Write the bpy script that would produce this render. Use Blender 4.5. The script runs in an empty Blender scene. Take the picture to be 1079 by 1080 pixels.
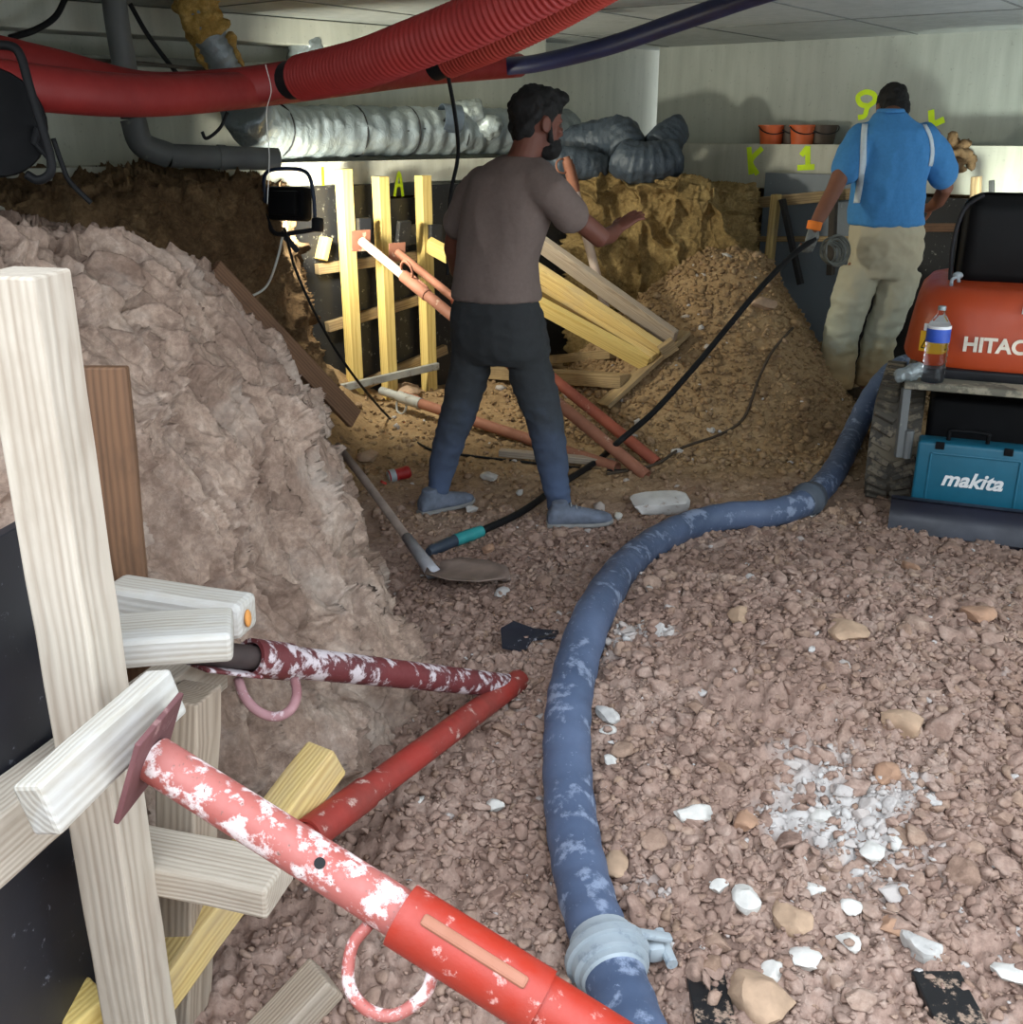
import bpy, bmesh, math, random
import numpy as np
from mathutils import Vector, Matrix, Quaternion
random.seed(7); rng = np.random.default_rng(11)
S = bpy.context.scene; COL = S.collection
V = Vector
# ------------------------------------------------------------------ camera
F = 1106.0; PITCH = math.radians(20); CZ = 1.6
cp, sp = math.cos(PITCH), math.sin(PITCH)
cd = bpy.data.cameras.new('camera'); cam = bpy.data.objects.new('camera', cd); COL.objects.link(cam)
cam.location = (0, 0, CZ); cam.rotation_euler = (math.radians(90)-PITCH, 0, 0)
cd.sensor_fit = 'HORIZONTAL'; cd.sensor_width = 36; cd.lens = F/1079*36; cd.clip_start = .05
S.camera = cam
EYE = V((0, 0, CZ))
def ray(px, py):
    u = (px-539.5)/F; v = (540-py)/F
    return V((u, cp+v*sp, -sp+v*cp))
def P(px, py, Y):
    d = ray(px, py); return EYE + d*(Y/d.y)
def D(px, py, dep):
    return EYE + ray(px, py)*dep
def G(px, py, z=0.0):
    d = ray(px, py); return EYE + d*((z-CZ)/d.z)
def hit(px, py, p0, n):
    d = ray(px, py); return EYE + d*((V(p0)-EYE).dot(n)/d.dot(n))
# ------------------------------------------------------------------ noise
_pm = np.random.default_rng(3).permutation(512); _pm = np.concatenate([_pm, _pm, _pm])
_gr = np.random.default_rng(5).normal(size=(512, 3)); _gr /= np.linalg.norm(_gr, axis=1)[:, None]
def perlin(x, y, z):
    x, y, z = np.broadcast_arrays(np.asarray(x, float), np.asarray(y, float), np.asarray(z, float))
    xi, yi, zi = np.floor(x).astype(int), np.floor(y).astype(int), np.floor(z).astype(int)
    xf, yf, zf = x-xi, y-yi, z-zi
    f = lambda t: t*t*t*(t*(t*6-15)+10)
    u, v, w = f(xf), f(yf), f(zf)
    def g(a, b, c):
        h = _pm[_pm[_pm[(xi+a) & 511]+((yi+b) & 511)]+((zi+c) & 511)]
        q = _gr[h]
        return q[..., 0]*(xf-a)+q[..., 1]*(yf-b)+q[..., 2]*(zf-c)
    l = lambda a, b, t: a+t*(b-a)
    return l(l(l(g(0,0,0), g(1,0,0), u), l(g(0,1,0), g(1,1,0), u), v), l(l(g(0,0,1), g(1,0,1), u), l(g(0,1,1), g(1,1,1), u), v), w)*1.4
def fbm(x, y, z, o=4, r=.5):
    s = 0; a = 1
    for i in range(o):
        s = s + a*perlin(np.asarray(x)*2**i+7.3*i, np.asarray(y)*2**i+3.1*i, np.asarray(z)*2**i+1.7*i); a *= r
    return s
def voro(x, y, sc, seed=0):
    x = np.asarray(x)*sc; y = np.asarray(y)*sc
    xi, yi = np.floor(x).astype(int), np.floor(y).astype(int)
    f1 = np.full(x.shape, 9.); f2 = np.full(x.shape, 9.); idv = np.zeros(x.shape)
    for a in (-1, 0, 1):
        for b in (-1, 0, 1):
            h = _pm[_pm[(xi+a+seed) & 511]+((yi+b) & 511)]
            jx = ((h*73) % 512)/512.; jy = ((h*151) % 512)/512.
            d = np.hypot(xi+a+jx-x, yi+b+jy-y)
            n = d < f1
            f2 = np.where(n, f1, np.minimum(f2, d)); idv = np.where(n, h/512., idv); f1 = np.where(n, d, f1)
    return f1, f2, idv
def facet(x, y, z, sc, seed=0, tilt=.9):
    """chipped faces: 3-D cells, each a tilted plane; returns (height, distance to the cell edge)"""
    x = np.asarray(x)*sc; y = np.asarray(y)*sc; z = np.asarray(z)*sc
    xi, yi, zi = np.floor(x).astype(int), np.floor(y).astype(int), np.floor(z).astype(int)
    f1 = np.full(x.shape, 9.); f2 = np.full(x.shape, 9.); h1 = np.zeros(x.shape)
    for a in (-1, 0, 1):
        for b in (-1, 0, 1):
            for c in (-1, 0, 1):
                h = _pm[_pm[_pm[(xi+a+seed) & 511]+((yi+b) & 511)]+((zi+c) & 511)]
                dx = xi+a+((h*73) % 512)/512.-x; dy = yi+b+((h*151) % 512)/512.-y; dz = zi+c+((h*211) % 512)/512.-z
                d = np.sqrt(dx*dx+dy*dy+dz*dz); g = _gr[h]; v = h/512.-.5-tilt*(g[..., 0]*dx+g[..., 1]*dy+g[..., 2]*dz)
                n = d < f1; f2 = np.where(n, f1, np.minimum(f2, d)); h1 = np.where(n, v, h1); f1 = np.where(n, d, f1)
    return h1, f2-f1
def sstep(a, b, x):
    t = np.clip((x-a)/(b-a), 0, 1); return t*t*(3-2*t)
# ------------------------------------------------------------------ scene helpers
def tag(o, label, cat, group=None, kind=None):
    if label: o['label'] = label
    if cat: o['category'] = cat
    if group: o['group'] = group
    if kind: o['kind'] = kind
    return o
def empty(name, loc, label, cat, group=None):
    o = bpy.data.objects.new(name, None); COL.objects.link(o); o.location = loc; o.empty_display_size = .05
    return tag(o, label, cat, group)
def link(name, me, m=None, parent=None, smooth=False, origin=None):
    o = bpy.data.objects.new(name, me); COL.objects.link(o)
    if origin is not None:
        me.transform(Matrix.Translation(-V(origin))); o.location = origin
    if parent is not None:
        o.parent = parent; o.location = o.location - V(parent.location) if parent.parent is None else o.location - V(parent.location) - V(parent.parent.location)
    if m is not None and len(me.materials) == 0: me.materials.append(m)
    if smooth:
        me.polygons.foreach_set('use_smooth', [True]*len(me.polygons))
        if smooth != True:
            try: me.set_sharp_from_angle(angle=math.radians(smooth))
            except Exception: pass
    me.update()
    return o
# every part mesh is made in world coordinates; link() moves it under its parent
def structure(o): o['kind'] = 'structure'; return o
class MB:
    def __init__(s): s.v = []; s.f = []
    def add(s, vs, fs):
        b = len(s.v); s.v += [tuple(p) for p in vs]; s.f += [tuple(i+b for i in f) for f in fs]; return s
    def mesh(s, name='m'):
        me = bpy.data.meshes.new(name); me.from_pydata(s.v, [], s.f)
        bm = bmesh.new(); bm.from_mesh(me); bmesh.ops.recalc_face_normals(bm, faces=bm.faces); bm.to_mesh(me); bm.free()
        return me
    def box(s, c, size, M=None, bevel=0):
        bm = bmesh.new(); bmesh.ops.create_cube(bm, size=1)
        for v in bm.verts: v.co = V((v.co.x*size[0], v.co.y*size[1], v.co.z*size[2]))
        if bevel: bmesh.ops.bevel(bm, geom=list(bm.edges), offset=bevel, segments=2, affect='EDGES', profile=.5)
        bm.verts.index_update()
        M = M or Matrix.Identity(3)
        s.add([V(c)+M@v.co for v in bm.verts], [[v.index for v in f.verts] for f in bm.faces]); bm.free(); return s
    def beam(s, a, b, w, h, up=(0, 0, 1), bevel=.004):
        a, b = V(a), V(b); M = frame(b-a, up)
        return s.box((a+b)/2, ((b-a).length, w, h), M, bevel)
    def tube(s, pts, r, n=12, cap=True, closed=False, ell=1.0, up=None):
        pts = [V(p) for p in pts]; k = len(pts)
        rs = r if hasattr(r, '__len__') else [r]*k
        t0 = (pts[1]-pts[0]).normalized()
        nrm = t0.orthogonal().normalized() if up is None else (V(up)-t0*t0.dot(V(up))).normalized()
        vs = []; fs = []; pt = t0
        for i, p in enumerate(pts):
            if closed: t = (pts[(i+1) % k]-pts[i-1]).normalized()
            else: t = (pts[min(i+1, k-1)]-pts[max(i-1, 0)]).normalized()
            nrm = pt.rotation_difference(t) @ nrm; nrm = (nrm-t*nrm.dot(t)).normalized(); pt = t
            bi = t.cross(nrm)
            for j in range(n):
                a = 2*math.pi*j/n; vs.append(p+(nrm*math.cos(a)+bi*math.sin(a)*ell)*rs[i])
        m = k if closed else k-1
        for i in range(m):
            for j in range(n):
                a, b = i*n+j, i*n+(j+1) % n; c, d = ((i+1) % k)*n+(j+1) % n, ((i+1) % k)*n+j
                fs.append((a, b, c, d))
        if cap and not closed:
            fs.append(tuple(range(n-1, -1, -1))); fs.append(tuple((k-1)*n+j for j in range(n)))
        return s.add(vs, fs)
    def pipe(s, pts, r, wall, n=20):       # a hollow tube with open ends
        pts = [V(p) for p in pts]
        back = list(reversed(pts)); q = pts+back
        k = len(pts); o = MB(); o.tube(pts, r, n, cap=False); i = MB(); i.tube(pts, r-wall, n, cap=False)
        b = len(s.v); s.v += o.v; s.f += [tuple(x+b for x in f) for f in o.f]
        c = len(s.v); s.v += i.v; s.f += [tuple(reversed([x+c for x in f])) for f in i.f]
        for j in range(n):
            j2 = (j+1) % n
            s.f.append((b+j2, b+j, c+j, c+j2)); e = (k-1)*n
            s.f.append((b+e+j, b+e+j2, c+e+j2, c+e+j))
        return s
    def lathe(s, prof, c, axis=(0, 0, 1), n=24):
        M = frame(V(axis), (0.3, 1, 0.2)); vs = []; fs = []
        for (r, h) in prof:
            for j in range(n):
                a = 2*math.pi*j/n; vs.append(V(c)+M@V((h, r*math.cos(a), r*math.sin(a))))
        for i in range(len(prof)-1):
            for j in range(n): fs.append((i*n+j, i*n+(j+1) % n, (i+1)*n+(j+1) % n, (i+1)*n+j))
        fs.append(tuple(range(n-1, -1, -1))); fs.append(tuple((len(prof)-1)*n+j for j in range(n)))
        return s.add(vs, fs)
    def ellip(s, c, r, M=None, seg=16, rings=10):
        bm = bmesh.new(); bmesh.ops.create_uvsphere(bm, u_segments=seg, v_segments=rings, radius=1); M = M or Matrix.Identity(3)
        bm.verts.index_update()
        s.add([V(c)+M@V((v.co.x*r[0], v.co.y*r[1], v.co.z*r[2])) for v in bm.verts], [[v.index for v in f.verts] for f in bm.faces]); bm.free(); return s
    def loft(s, rings, n=28):              # rings: (centre, a, b, dirA, dirB[, power])
        vs = []; fs = []
        for r in rings:
            c, a, b, da, db = r[:5]; pw = r[5] if len(r) > 5 else 2.0
            for j in range(n):
                t = 2*math.pi*j/n; ct, st = math.cos(t), math.sin(t)
                x = math.copysign(abs(ct)**(2/pw), ct); y = math.copysign(abs(st)**(2/pw), st)
                vs.append(V(c)+V(da)*x*a+V(db)*y*b)
        for i in range(len(rings)-1):
            for j in range(n): fs.append((i*n+j, i*n+(j+1) % n, (i+1)*n+(j+1) % n, (i+1)*n+j))
        fs.append(tuple(range(n-1, -1, -1))); fs.append(tuple((len(rings)-1)*n+j for j in range(n)))
        return s.add(vs, fs)
    def prism(s, poly, ext):               # planar polygon extruded along ext
        k = len(poly); a = [V(p) for p in poly]; b = [p+V(ext) for p in a]
        return s.add(a+b, [tuple(range(k-1, -1, -1)), tuple(range(k, 2*k))]+[(i, (i+1) % k, k+(i+1) % k, k+i) for i in range(k)])
def frame(x, up=(0, 0, 1)):
    x = V(x).normalized(); up = V(up)
    if abs(x.dot(up.normalized())) > .995: up = V((0, 1, 0)) if abs(x.y) < .9 else V((1, 0, 0))
    y = up.cross(x).normalized(); z = x.cross(y)
    return Matrix((x, y, z)).transposed()
def spline(pts, n=8):
    pts = [V(p) for p in pts]; out = []
    q = [pts[0]*2-pts[1]]+pts+[pts[-1]*2-pts[-2]]
    for i in range(1, len(q)-2):
        for k in range(n):
            t = k/n; a, b, c, d = q[i-1], q[i], q[i+1], q[i+2]
            out.append(.5*((2*b)+(c-a)*t+(2*a-5*b+4*c-d)*t*t+(3*b-a-3*c+d)*t**3))
    out.append(pts[-1]); return out
def npmesh(name, verts, faces):
    me = bpy.data.meshes.new(name); verts = np.asarray(verts, np.float32); faces = np.asarray(faces, np.int32); k = faces.shape[1]
    me.vertices.add(len(verts)); me.vertices.foreach_set('co', verts.ravel())
    me.loops.add(faces.size); me.loops.foreach_set('vertex_index', faces.ravel())
    me.polygons.add(len(faces)); me.polygons.foreach_set('loop_start', np.arange(0, faces.size, k, dtype=np.int32))
    me.update(calc_edges=True); return me
def setattr_f(me, name, vals):
    a = me.attributes.new(name, 'FLOAT', 'POINT'); a.data.foreach_set('value', np.asarray(vals, np.float32))
def remesh(mb, voxel, smooth=6, disp=None):
    me = mb.mesh(); o = bpy.data.objects.new('tmp', me); COL.objects.link(o)
    r = o.modifiers.new('r', 'REMESH'); r.mode = 'VOXEL'; r.voxel_size = voxel
    s = o.modifiers.new('s', 'SMOOTH'); s.factor = .5; s.iterations = smooth
    dg = bpy.context.evaluated_depsgraph_get(); dg.update()
    n = bpy.data.meshes.new_from_object(o.evaluated_get(dg)); bpy.data.objects.remove(o)
    if disp:
        k = len(n.vertices); co = np.empty(k*3, np.float32); n.vertices.foreach_get('co', co); co = co.reshape(-1, 3)
        no = np.empty(k*3, np.float32); n.vertex_normals.foreach_get('vector', no); no = no.reshape(-1, 3)
        co = co+no*disp(co[:, 0], co[:, 1], co[:, 2])[:, None]
        n.vertices.foreach_set('co', co.astype(np.float32).ravel()); n.update()
    return n
# ------------------------------------------------------------------ materials
def srgb(r, g, b):
    f = lambda c: (c/255/12.92 if c/255 <= .04045 else ((c/255+.055)/1.055)**2.4)
    return (f(r), f(g), f(b), 1)
class NT:
    def __init__(s, name):
        s.m = bpy.data.materials.new(name); s.m.use_nodes = True; s.t = s.m.node_tree
        s.b = s.t.nodes['Principled BSDF']; s.tc = s.t.nodes.new('ShaderNodeTexCoord')
    def n(s, ty, **k):
        nd = s.t.nodes.new('ShaderNode'+ty)
        for a, b in k.items(): setattr(nd, a, b)
        return nd
    def l(s, a, b): s.t.links.new(a, b)
    def coord(s, scale=(1, 1, 1), out='Object', rot=(0, 0, 0)):
        mp = s.n('Mapping'); mp.inputs['Scale'].default_value = scale; mp.inputs['Rotation'].default_value = rot; s.l(s.tc.outputs[out], mp.inputs[0]); return mp.outputs[0]
    def noise(s, vec, scale, detail=5, rough=.55, dist=0):
        nd = s.n('TexNoise'); nd.inputs['Scale'].default_value = scale; nd.inputs['Detail'].default_value = detail
        nd.inputs['Roughness'].default_value = rough; nd.inputs['Distortion'].default_value = dist; s.l(vec, nd.inputs['Vector']); return nd.outputs['Fac']
    def vor(s, vec, scale, feat='F1', out='Distance'):
        nd = s.n('TexVoronoi', feature=feat); nd.inputs['Scale'].default_value = scale; s.l(vec, nd.inputs['Vector']); return nd.outputs[out]
    def wave(s, vec, scale, dist=2, ty='RINGS', det=2, **k):
        nd = s.n('TexWave', wave_type=ty, **k); nd.inputs['Scale'].default_value = scale; nd.inputs['Distortion'].default_value = dist
        nd.inputs['Detail'].default_value = det; s.l(vec, nd.inputs['Vector']); return nd.outputs['Fac']
    def ramp(s, fac, stops, interp='LINEAR'):
        nd = s.n('ValToRGB'); cr = nd.color_ramp; cr.interpolation = interp
        while len(cr.elements) > 1: cr.elements.remove(cr.elements[-1])
        for i, (p, c) in enumerate(stops):
            e = cr.elements[0] if i == 0 else cr.elements.new(p)
            e.position = p; e.color = c if hasattr(c, '__len__') else (c, c, c, 1)
        s.l(fac, nd.inputs[0]); return nd.outputs[0]
    def mix(s, fac, a, b, mode='MIX'):
        nd = s.n('Mix', data_type='RGBA', blend_type=mode)
        for i, x in ((0, fac), (6, a), (7, b)):
            if hasattr(x, 'is_linked') or hasattr(x, 'links'): s.l(x, nd.inputs[i])
            else: nd.inputs[i].default_value = x
        return nd.outputs[2]
    def math(s, op, a, b=0.0):
        nd = s.n('Math', operation=op)
        for i, x in ((0, a), (1, b)):
            if hasattr(x, 'links'): s.l(x, nd.inputs[i])
            else: nd.inputs[i].default_value = x
        return nd.outputs[0]
    def attr(s, name):
        nd = s.n('Attribute', attribute_name=name); return nd.outputs['Fac']
    def done(s, col, rough=.8, bump=None, bs=.3, bd=.01, metal=0, spec=None, **k):
        if hasattr(col, 'links'): s.l(col, s.b.inputs['Base Color'])
        else: s.b.inputs['Base Color'].default_value = col
        if hasattr(rough, 'links'): s.l(rough, s.b.inputs['Roughness'])
        else: s.b.inputs['Roughness'].default_value = rough
        s.b.inputs['Metallic'].default_value = metal
        if spec is not None: s.b.inputs['Specular IOR Level'].default_value = spec
        for a, b in k.items(): s.b.inputs[a.replace('_', ' ')].default_value = b
        if bump is not None:
            bn = s.n('Bump'); bn.inputs['Strength'].default_value = bs; bn.inputs['Distance'].default_value = bd
            s.l(bump, bn.inputs['Height']); s.l(bn.outputs[0], s.b.inputs['Normal'])
        return s.m
def plain(name, c, rough=.6, var=.25, sc=12, bs=.15, metal=0, **k):
    t = NT(name); n = t.noise(t.coord(), sc); d = tuple(x*(1-var) for x in c[:3])+(1,); e = tuple(min(1, x*(1+var)) for x in c[:3])+(1,)
    return t.done(t.ramp(n, [(.3, d), (.7, e)]), rough, n, bs, .005, metal, **k)
def wood(name, c1, c2, stain=None, sc=1.0, ring=9, rough=.75, knots=True):
    t = NT(name); co = t.coord((.6, 1, 1)); st = t.coord((.9, 34, 34)); st2 = t.coord((3, 130, 130))
    warp = t.noise(t.coord((1.2, 5, 5)), 2.0*sc, 3)
    vec = t.n('VectorMath', operation='ADD'); wv = t.n('CombineXYZ'); w2 = t.math('MULTIPLY', warp, .035); t.l(w2, wv.inputs[1]); t.l(w2, wv.inputs[2])
    mp = t.n('Mapping'); mp.inputs['Scale'].default_value = (.12, 1, 1); mp.inputs['Location'].default_value = (0, .05, -.06); t.l(t.tc.outputs['Object'], mp.inputs[0])
    t.l(mp.outputs[0], vec.inputs[0]); t.l(wv.outputs[0], vec.inputs[1])
    rings = t.wave(vec.outputs[0], ring*4, 1.6, rings_direction='X', det=3)
    fine = t.noise(st, 1.5*sc, 4, .6); fine2 = t.noise(st2, 1.0, 2)
    f = t.math('ADD', t.math('MULTIPLY', rings, .34), t.math('MULTIPLY', fine, .66))
    col = t.ramp(f, [(.18, c2), (.42, tuple(.55*a+.45*b for a, b in zip(c1, c2))), (.75, c1)])
    col = t.mix(t.math('MULTIPLY', fine2, .25), col, tuple(.6*x for x in c1[:3])+(1,))
    if knots:
        kv = t.vor(t.coord((2.2, 7, 7)), 1.0); kf = t.ramp(kv, [(.06, 1.0), (.13, 0.0)])
        col = t.mix(kf, col, tuple(.35*x for x in c2[:3])+(1,))
    if stain:
        sf = t.ramp(t.noise(t.coord((2, 5, 5)), 2.2, 5, .65), [(.5, 0.0), (.68, 1.0)])
        col = t.mix(t.math('MULTIPLY', sf, stain[1]), col, stain[0])
    return t.done(col, rough, f, .35, .004)
def worn(name, base, wear, base2=None, amt=.55, sc=14, rough=.45, metal=0, wear2=None, stretch=(1, 1, 1)):
    t = NT(name); co = t.coord(stretch)
    n1 = t.noise(co, sc, 8, .7); n2 = t.noise(co, sc*.25, 4); n3 = t.noise(co, sc*4, 4, .7)
    c = t.mix(t.ramp(n2, [(.4, 0.0), (.62, 1.0)]), base, base2 or tuple(.7*x for x in base[:3])+(1,))
    m = t.ramp(t.math('ADD', t.math('MULTIPLY', n1, .7), t.math('MULTIPLY', n2, .3)), [(amt, 0.0), (amt+.06, 1.0)])
    c = t.mix(m, c, wear)
    if wear2: c = t.mix(t.ramp(n3, [(.62, 0.0), (.68, 1.0)]), c, wear2)
    return t.done(c, t.ramp(n1, [(.3, rough), (.7, min(1, rough+.3))]), n1, .25, .004, metal)
# ------------------------------------------------------------------ materials used
def soil(name, c1, c2, c3, white=.0, fine=60, bs=.5, bd=.02, tone=False, grooves=False):
    t = NT(name); co = t.coord()
    n1 = t.noise(co, 3, 6, .6); n2 = t.noise(co, 22, 6, .7); n3 = t.noise(co, fine, 5, .7); v = t.vor(co, 34, 'F1', 'Color')
    sep = t.n('SeparateColor'); t.l(v, sep.inputs[0])
    c = t.ramp(t.math('ADD', t.math('MULTIPLY', n1, .6), t.math('MULTIPLY', n2, .4)), [(.3, c2), (.5, c1), (.72, c3)])
    c = t.mix(t.math('MULTIPLY', sep.outputs[0], .35), c, c2)
    if tone: c = t.mix(t.ramp(t.noise(t.coord((4, 4, .8)), 1.6, 5, .6, .6), [(.42, .5), (.56, 0.0)]), c, tuple(.78*x for x in c2[:3])+(1,))
    c = t.mix(t.ramp(n3, [(.42, .35), (.6, 0.0)]), c, tuple(.45*x for x in c2[:3])+(1,))
    if white: c = t.mix(t.ramp(t.noise(co, 4.0, 4, .6), [(.52, 0.0), (.72, white)]), c, srgb(196, 186, 176))
    h = t.math('ADD', t.math('MULTIPLY', n2, .7), t.math('MULTIPLY', n3, .3))
    if grooves:
        g = t.noise(t.coord((9, 9, 1.3)), 2.2, 5, .65); h = t.math('ADD', h, t.math('MULTIPLY', g, 1.1))
    return t.done(c, .95, h, bs, bd, spec=.2)
RED1, RED2, RED3 = srgb(162, 136, 123), srgb(128, 104, 93), srgb(188, 167, 155)
OCH1, OCH2, OCH3 = srgb(160, 132, 98), srgb(116, 92, 66), srgb(188, 162, 126)
def ground_mat(name, tone=False):
    t = NT(name); co = t.coord()
    n1 = t.noise(co, 2.2, 6, .6); n2 = t.noise(co, 20, 6, .7); n3 = t.noise(co, 70, 4, .7)
    f = t.math('ADD', t.math('MULTIPLY', n1, .5), t.math('MULTIPLY', n2, .5))
    a = t.ramp(f, [(.3, RED2), (.5, RED1), (.72, RED3)]); b = t.ramp(f, [(.3, OCH2), (.5, OCH1), (.72, OCH3)])
    och = t.attr('ochre'); c = t.mix(och, a, b)
    if tone: c = t.mix(t.attr('tone'), c, t.mix(och, srgb(128, 98, 86), srgb(124, 98, 68)))
    c = t.mix(t.ramp(n3, [(.4, .3), (.6, 0.0)]), c, t.mix(och, srgb(90, 66, 56), srgb(98, 76, 50)))
    c = t.mix(t.attr('chalk'), c, srgb(190, 185, 182))
    return t.done(c, .95, t.math('ADD', n2, t.math('MULTIPLY', n3, .4)), .5, .012, spec=.2)
M_ground = ground_mat('damp_red_soil'); M_clod = ground_mat('soil_clods', True)
M_bank = soil('cut_earth', srgb(184, 160, 143), srgb(128, 103, 90), srgb(210, 192, 178), white=.42, bs=.6, bd=.012, tone=True)
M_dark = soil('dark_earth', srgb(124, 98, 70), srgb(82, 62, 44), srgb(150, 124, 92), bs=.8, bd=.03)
M_block = soil('ochre_clay', srgb(164, 138, 92), srgb(112, 90, 56), srgb(196, 170, 118), bs=.8, bd=.03)
M_wpale = wood('pale_weathered_pine', srgb(200, 189, 174), srgb(158, 142, 126), (srgb(150, 135, 118), .35), ring=9)
M_wwhite = wood('bleached_pine', srgb(188, 183, 174), srgb(160, 150, 136), (srgb(192, 191, 190), .6), ring=8)
M_wgrey = wood('grey_pine', srgb(176, 160, 142), srgb(128, 110, 94), (srgb(150, 140, 130), .5), ring=10)
M_wyel = wood('yellow_treated_pine', srgb(222, 196, 132), srgb(182, 146, 86), (srgb(170, 152, 130), .4), ring=8)
M_wpost = wood('fresh_yellow_pine', srgb(232, 204, 128), srgb(200, 164, 84), None, ring=7)
M_wbrown = wood('brown_stained_board', srgb(124, 90, 64), srgb(84, 58, 40), (srgb(70, 48, 34), .5), ring=7)
M_wdirty = wood('dirty_pine', srgb(176, 150, 110), srgb(120, 98, 68), (srgb(110, 92, 70), .6), ring=8)
def film(name, c, speck, amt=.62):
    t = NT(name); co = t.coord(); n = t.noise(co, 30, 7, .75); n2 = t.noise(co, 2.5, 4, .6)
    w = t.ramp(t.math('ADD', t.math('MULTIPLY', n, .75), t.math('MULTIPLY', n2, .25)), [(amt, 0.0), (amt+.05, 1.0)])
    return t.done(t.mix(w, c, speck), t.ramp(n2, [(.3, .35), (.7, .6)]), n, .1, .003)
M_film = film('black_film_faced_ply', srgb(34, 34, 36), srgb(130, 128, 120), .57)
M_filmn = film('black_film_faced_ply_near', srgb(40, 40, 46), srgb(130, 132, 142), .585)
M_sheet = film('grey_coated_panel', srgb(108, 116, 124), srgb(140, 146, 150), .6)
def concrete(name, c, c2, lines=None):
    t = NT(name); co = t.coord(); n = t.noise(co, 1.2, 5); n2 = t.noise(t.coord((7, 7, .8)), 2, 5); n3 = t.noise(co, 45, 4)
    k = t.ramp(t.math('ADD', t.math('MULTIPLY', n, .5), t.math('MULTIPLY', n2, .5)), [(.32, c2), (.62, c)])
    k = t.mix(t.ramp(n3, [(.63, 0.0), (.72, .35)]), k, tuple(.5*x for x in c2[:3])+(1,))
    return t.done(k, .85, n3, .12, .004)
M_wall = concrete('painted_concrete', srgb(206, 206, 192), srgb(178, 180, 166))
M_wall2 = concrete('shuttered_concrete', srgb(176, 180, 172), srgb(150, 154, 146))
M_foot = concrete('footing_concrete', srgb(206, 204, 190), srgb(170, 168, 152))
M_ceil = concrete('ceiling_concrete', srgb(176, 180, 176), srgb(150, 154, 150))
M_redt = worn('red_flaked_steel', srgb(176, 54, 38), srgb(214, 190, 186), srgb(160, 74, 64), .53, 30, .38, wear2=srgb(120, 60, 50))
M_redp = worn('faded_red_steel', srgb(166, 100, 94), srgb(216, 200, 198), srgb(158, 78, 70), .51, 30, .42, wear2=srgb(120, 84, 76))
M_reds = worn('bright_red_steel', srgb(158, 40, 22), srgb(200, 150, 142), srgb(150, 52, 40), .57, 32, .35)
M_redd = worn('crusted_dark_red_steel', srgb(104, 40, 42), srgb(196, 184, 188), srgb(86, 38, 42), .5, 26, .55)
M_redm = worn('dirty_red_steel', srgb(150, 46, 38), srgb(190, 160, 150), srgb(122, 50, 42), .58, 20, .5)
M_plate = worn('purple_brown_plate', srgb(116, 74, 76), srgb(150, 116, 114), None, .6, 10, .6)
M_rust = worn('rusty_steel', srgb(158, 104, 82), srgb(190, 160, 140), srgb(132, 84, 64), .58, 14, .6)
M_rustr = worn('red_rusty_steel', srgb(160, 84, 62), srgb(186, 140, 118), srgb(134, 68, 52), .6, 14, .6)
M_steelp = worn('pale_scaffold_steel', srgb(212, 190, 176), srgb(176, 128, 108), None, .58, 14, .5)
M_zinc = worn('zinc_steel', srgb(176, 176, 172), srgb(136, 124, 110), None, .56, 20, .45, metal=.3)
M_hose = worn('blue_rubber_hose', srgb(84, 98, 126), srgb(128, 140, 164), srgb(64, 78, 104), .54, 14, .45, wear2=srgb(118, 130, 154), stretch=(1, 1, 1))
M_coup = worn('galvanised_coupling', srgb(168, 176, 182), srgb(128, 138, 148), srgb(146, 156, 164), .55, 18, .5, metal=.25)
M_conduit = worn('red_conduit', srgb(142, 32, 28), srgb(150, 62, 48), srgb(124, 26, 24), .62, 8, .5)
M_conduito = worn('dusty_red_conduit', srgb(172, 56, 42), srgb(184, 120, 88), srgb(158, 48, 36), .57, 6, .5)
M_bluep = plain('blue_pipe', srgb(34, 40, 80), .45)
M_black = plain('black_rubber', srgb(24, 24, 26), .6, spec=.2)
M_blackm = plain('black_metal', srgb(30, 30, 34), .5, spec=.25)
M_blackg = plain('black_plastic', srgb(14, 14, 16), .6, spec=.12)
M_pvc = worn('grey_pvc', srgb(104, 106, 106), srgb(132, 132, 126), None, .62, 8, .45)
M_foam = soil('yellow_foam', srgb(204, 168, 96), srgb(150, 112, 52), srgb(226, 200, 140), bs=.9, bd=.02)
def foil(name, c, rough=.38, metal=.75):
    t = NT(name); co = t.coord(); n = t.noise(co, 16, 5, .6, 1.0)
    return t.done(t.ramp(n, [(.3, tuple(x*.8 for x in c[:3])+(1,)), (.7, c)]), rough, n, .5, .02, metal)
M_foil = foil('crumpled_foil', srgb(150, 160, 164), .45, .5)
M_bagfoil = foil('grey_duct_sleeve', srgb(70, 80, 92), .45, .1)
M_clear = foil('clear_wrinkled_plastic', srgb(158, 168, 170), .25, .3)
M_white = plain('white_cord', srgb(206, 206, 200), .6, .1)
M_stone = plain('chalk_stone', srgb(204, 200, 194), .9, .12, 30, .6)
M_stoneg = plain('grey_stone', srgb(186, 182, 178), .9, .2, 30, .6)
M_stoneb = plain('brown_stone', srgb(166, 130, 106), .95, .2, 26, .7)
M_stonet = plain('tan_stone', srgb(172, 144, 120), .95, .18, 26, .7)
M_neon = plain('neon_paint', srgb(214, 245, 30), .7, .1)
M_orange = worn('orange_paint', srgb(180, 68, 26), srgb(166, 76, 40), srgb(170, 60, 22), .68, 5, .32)
M_bucket = plain('orange_bucket_plastic', srgb(206, 96, 48), .55, .12)
M_bucketd = plain('dark_bucket_plastic', srgb(70, 56, 46), .55, .12)
M_teal = plain('teal_case_plastic', srgb(20, 92, 116), .45, .08)
M_tealt = plain('teal_rubber', srgb(44, 138, 140), .5)
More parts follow.
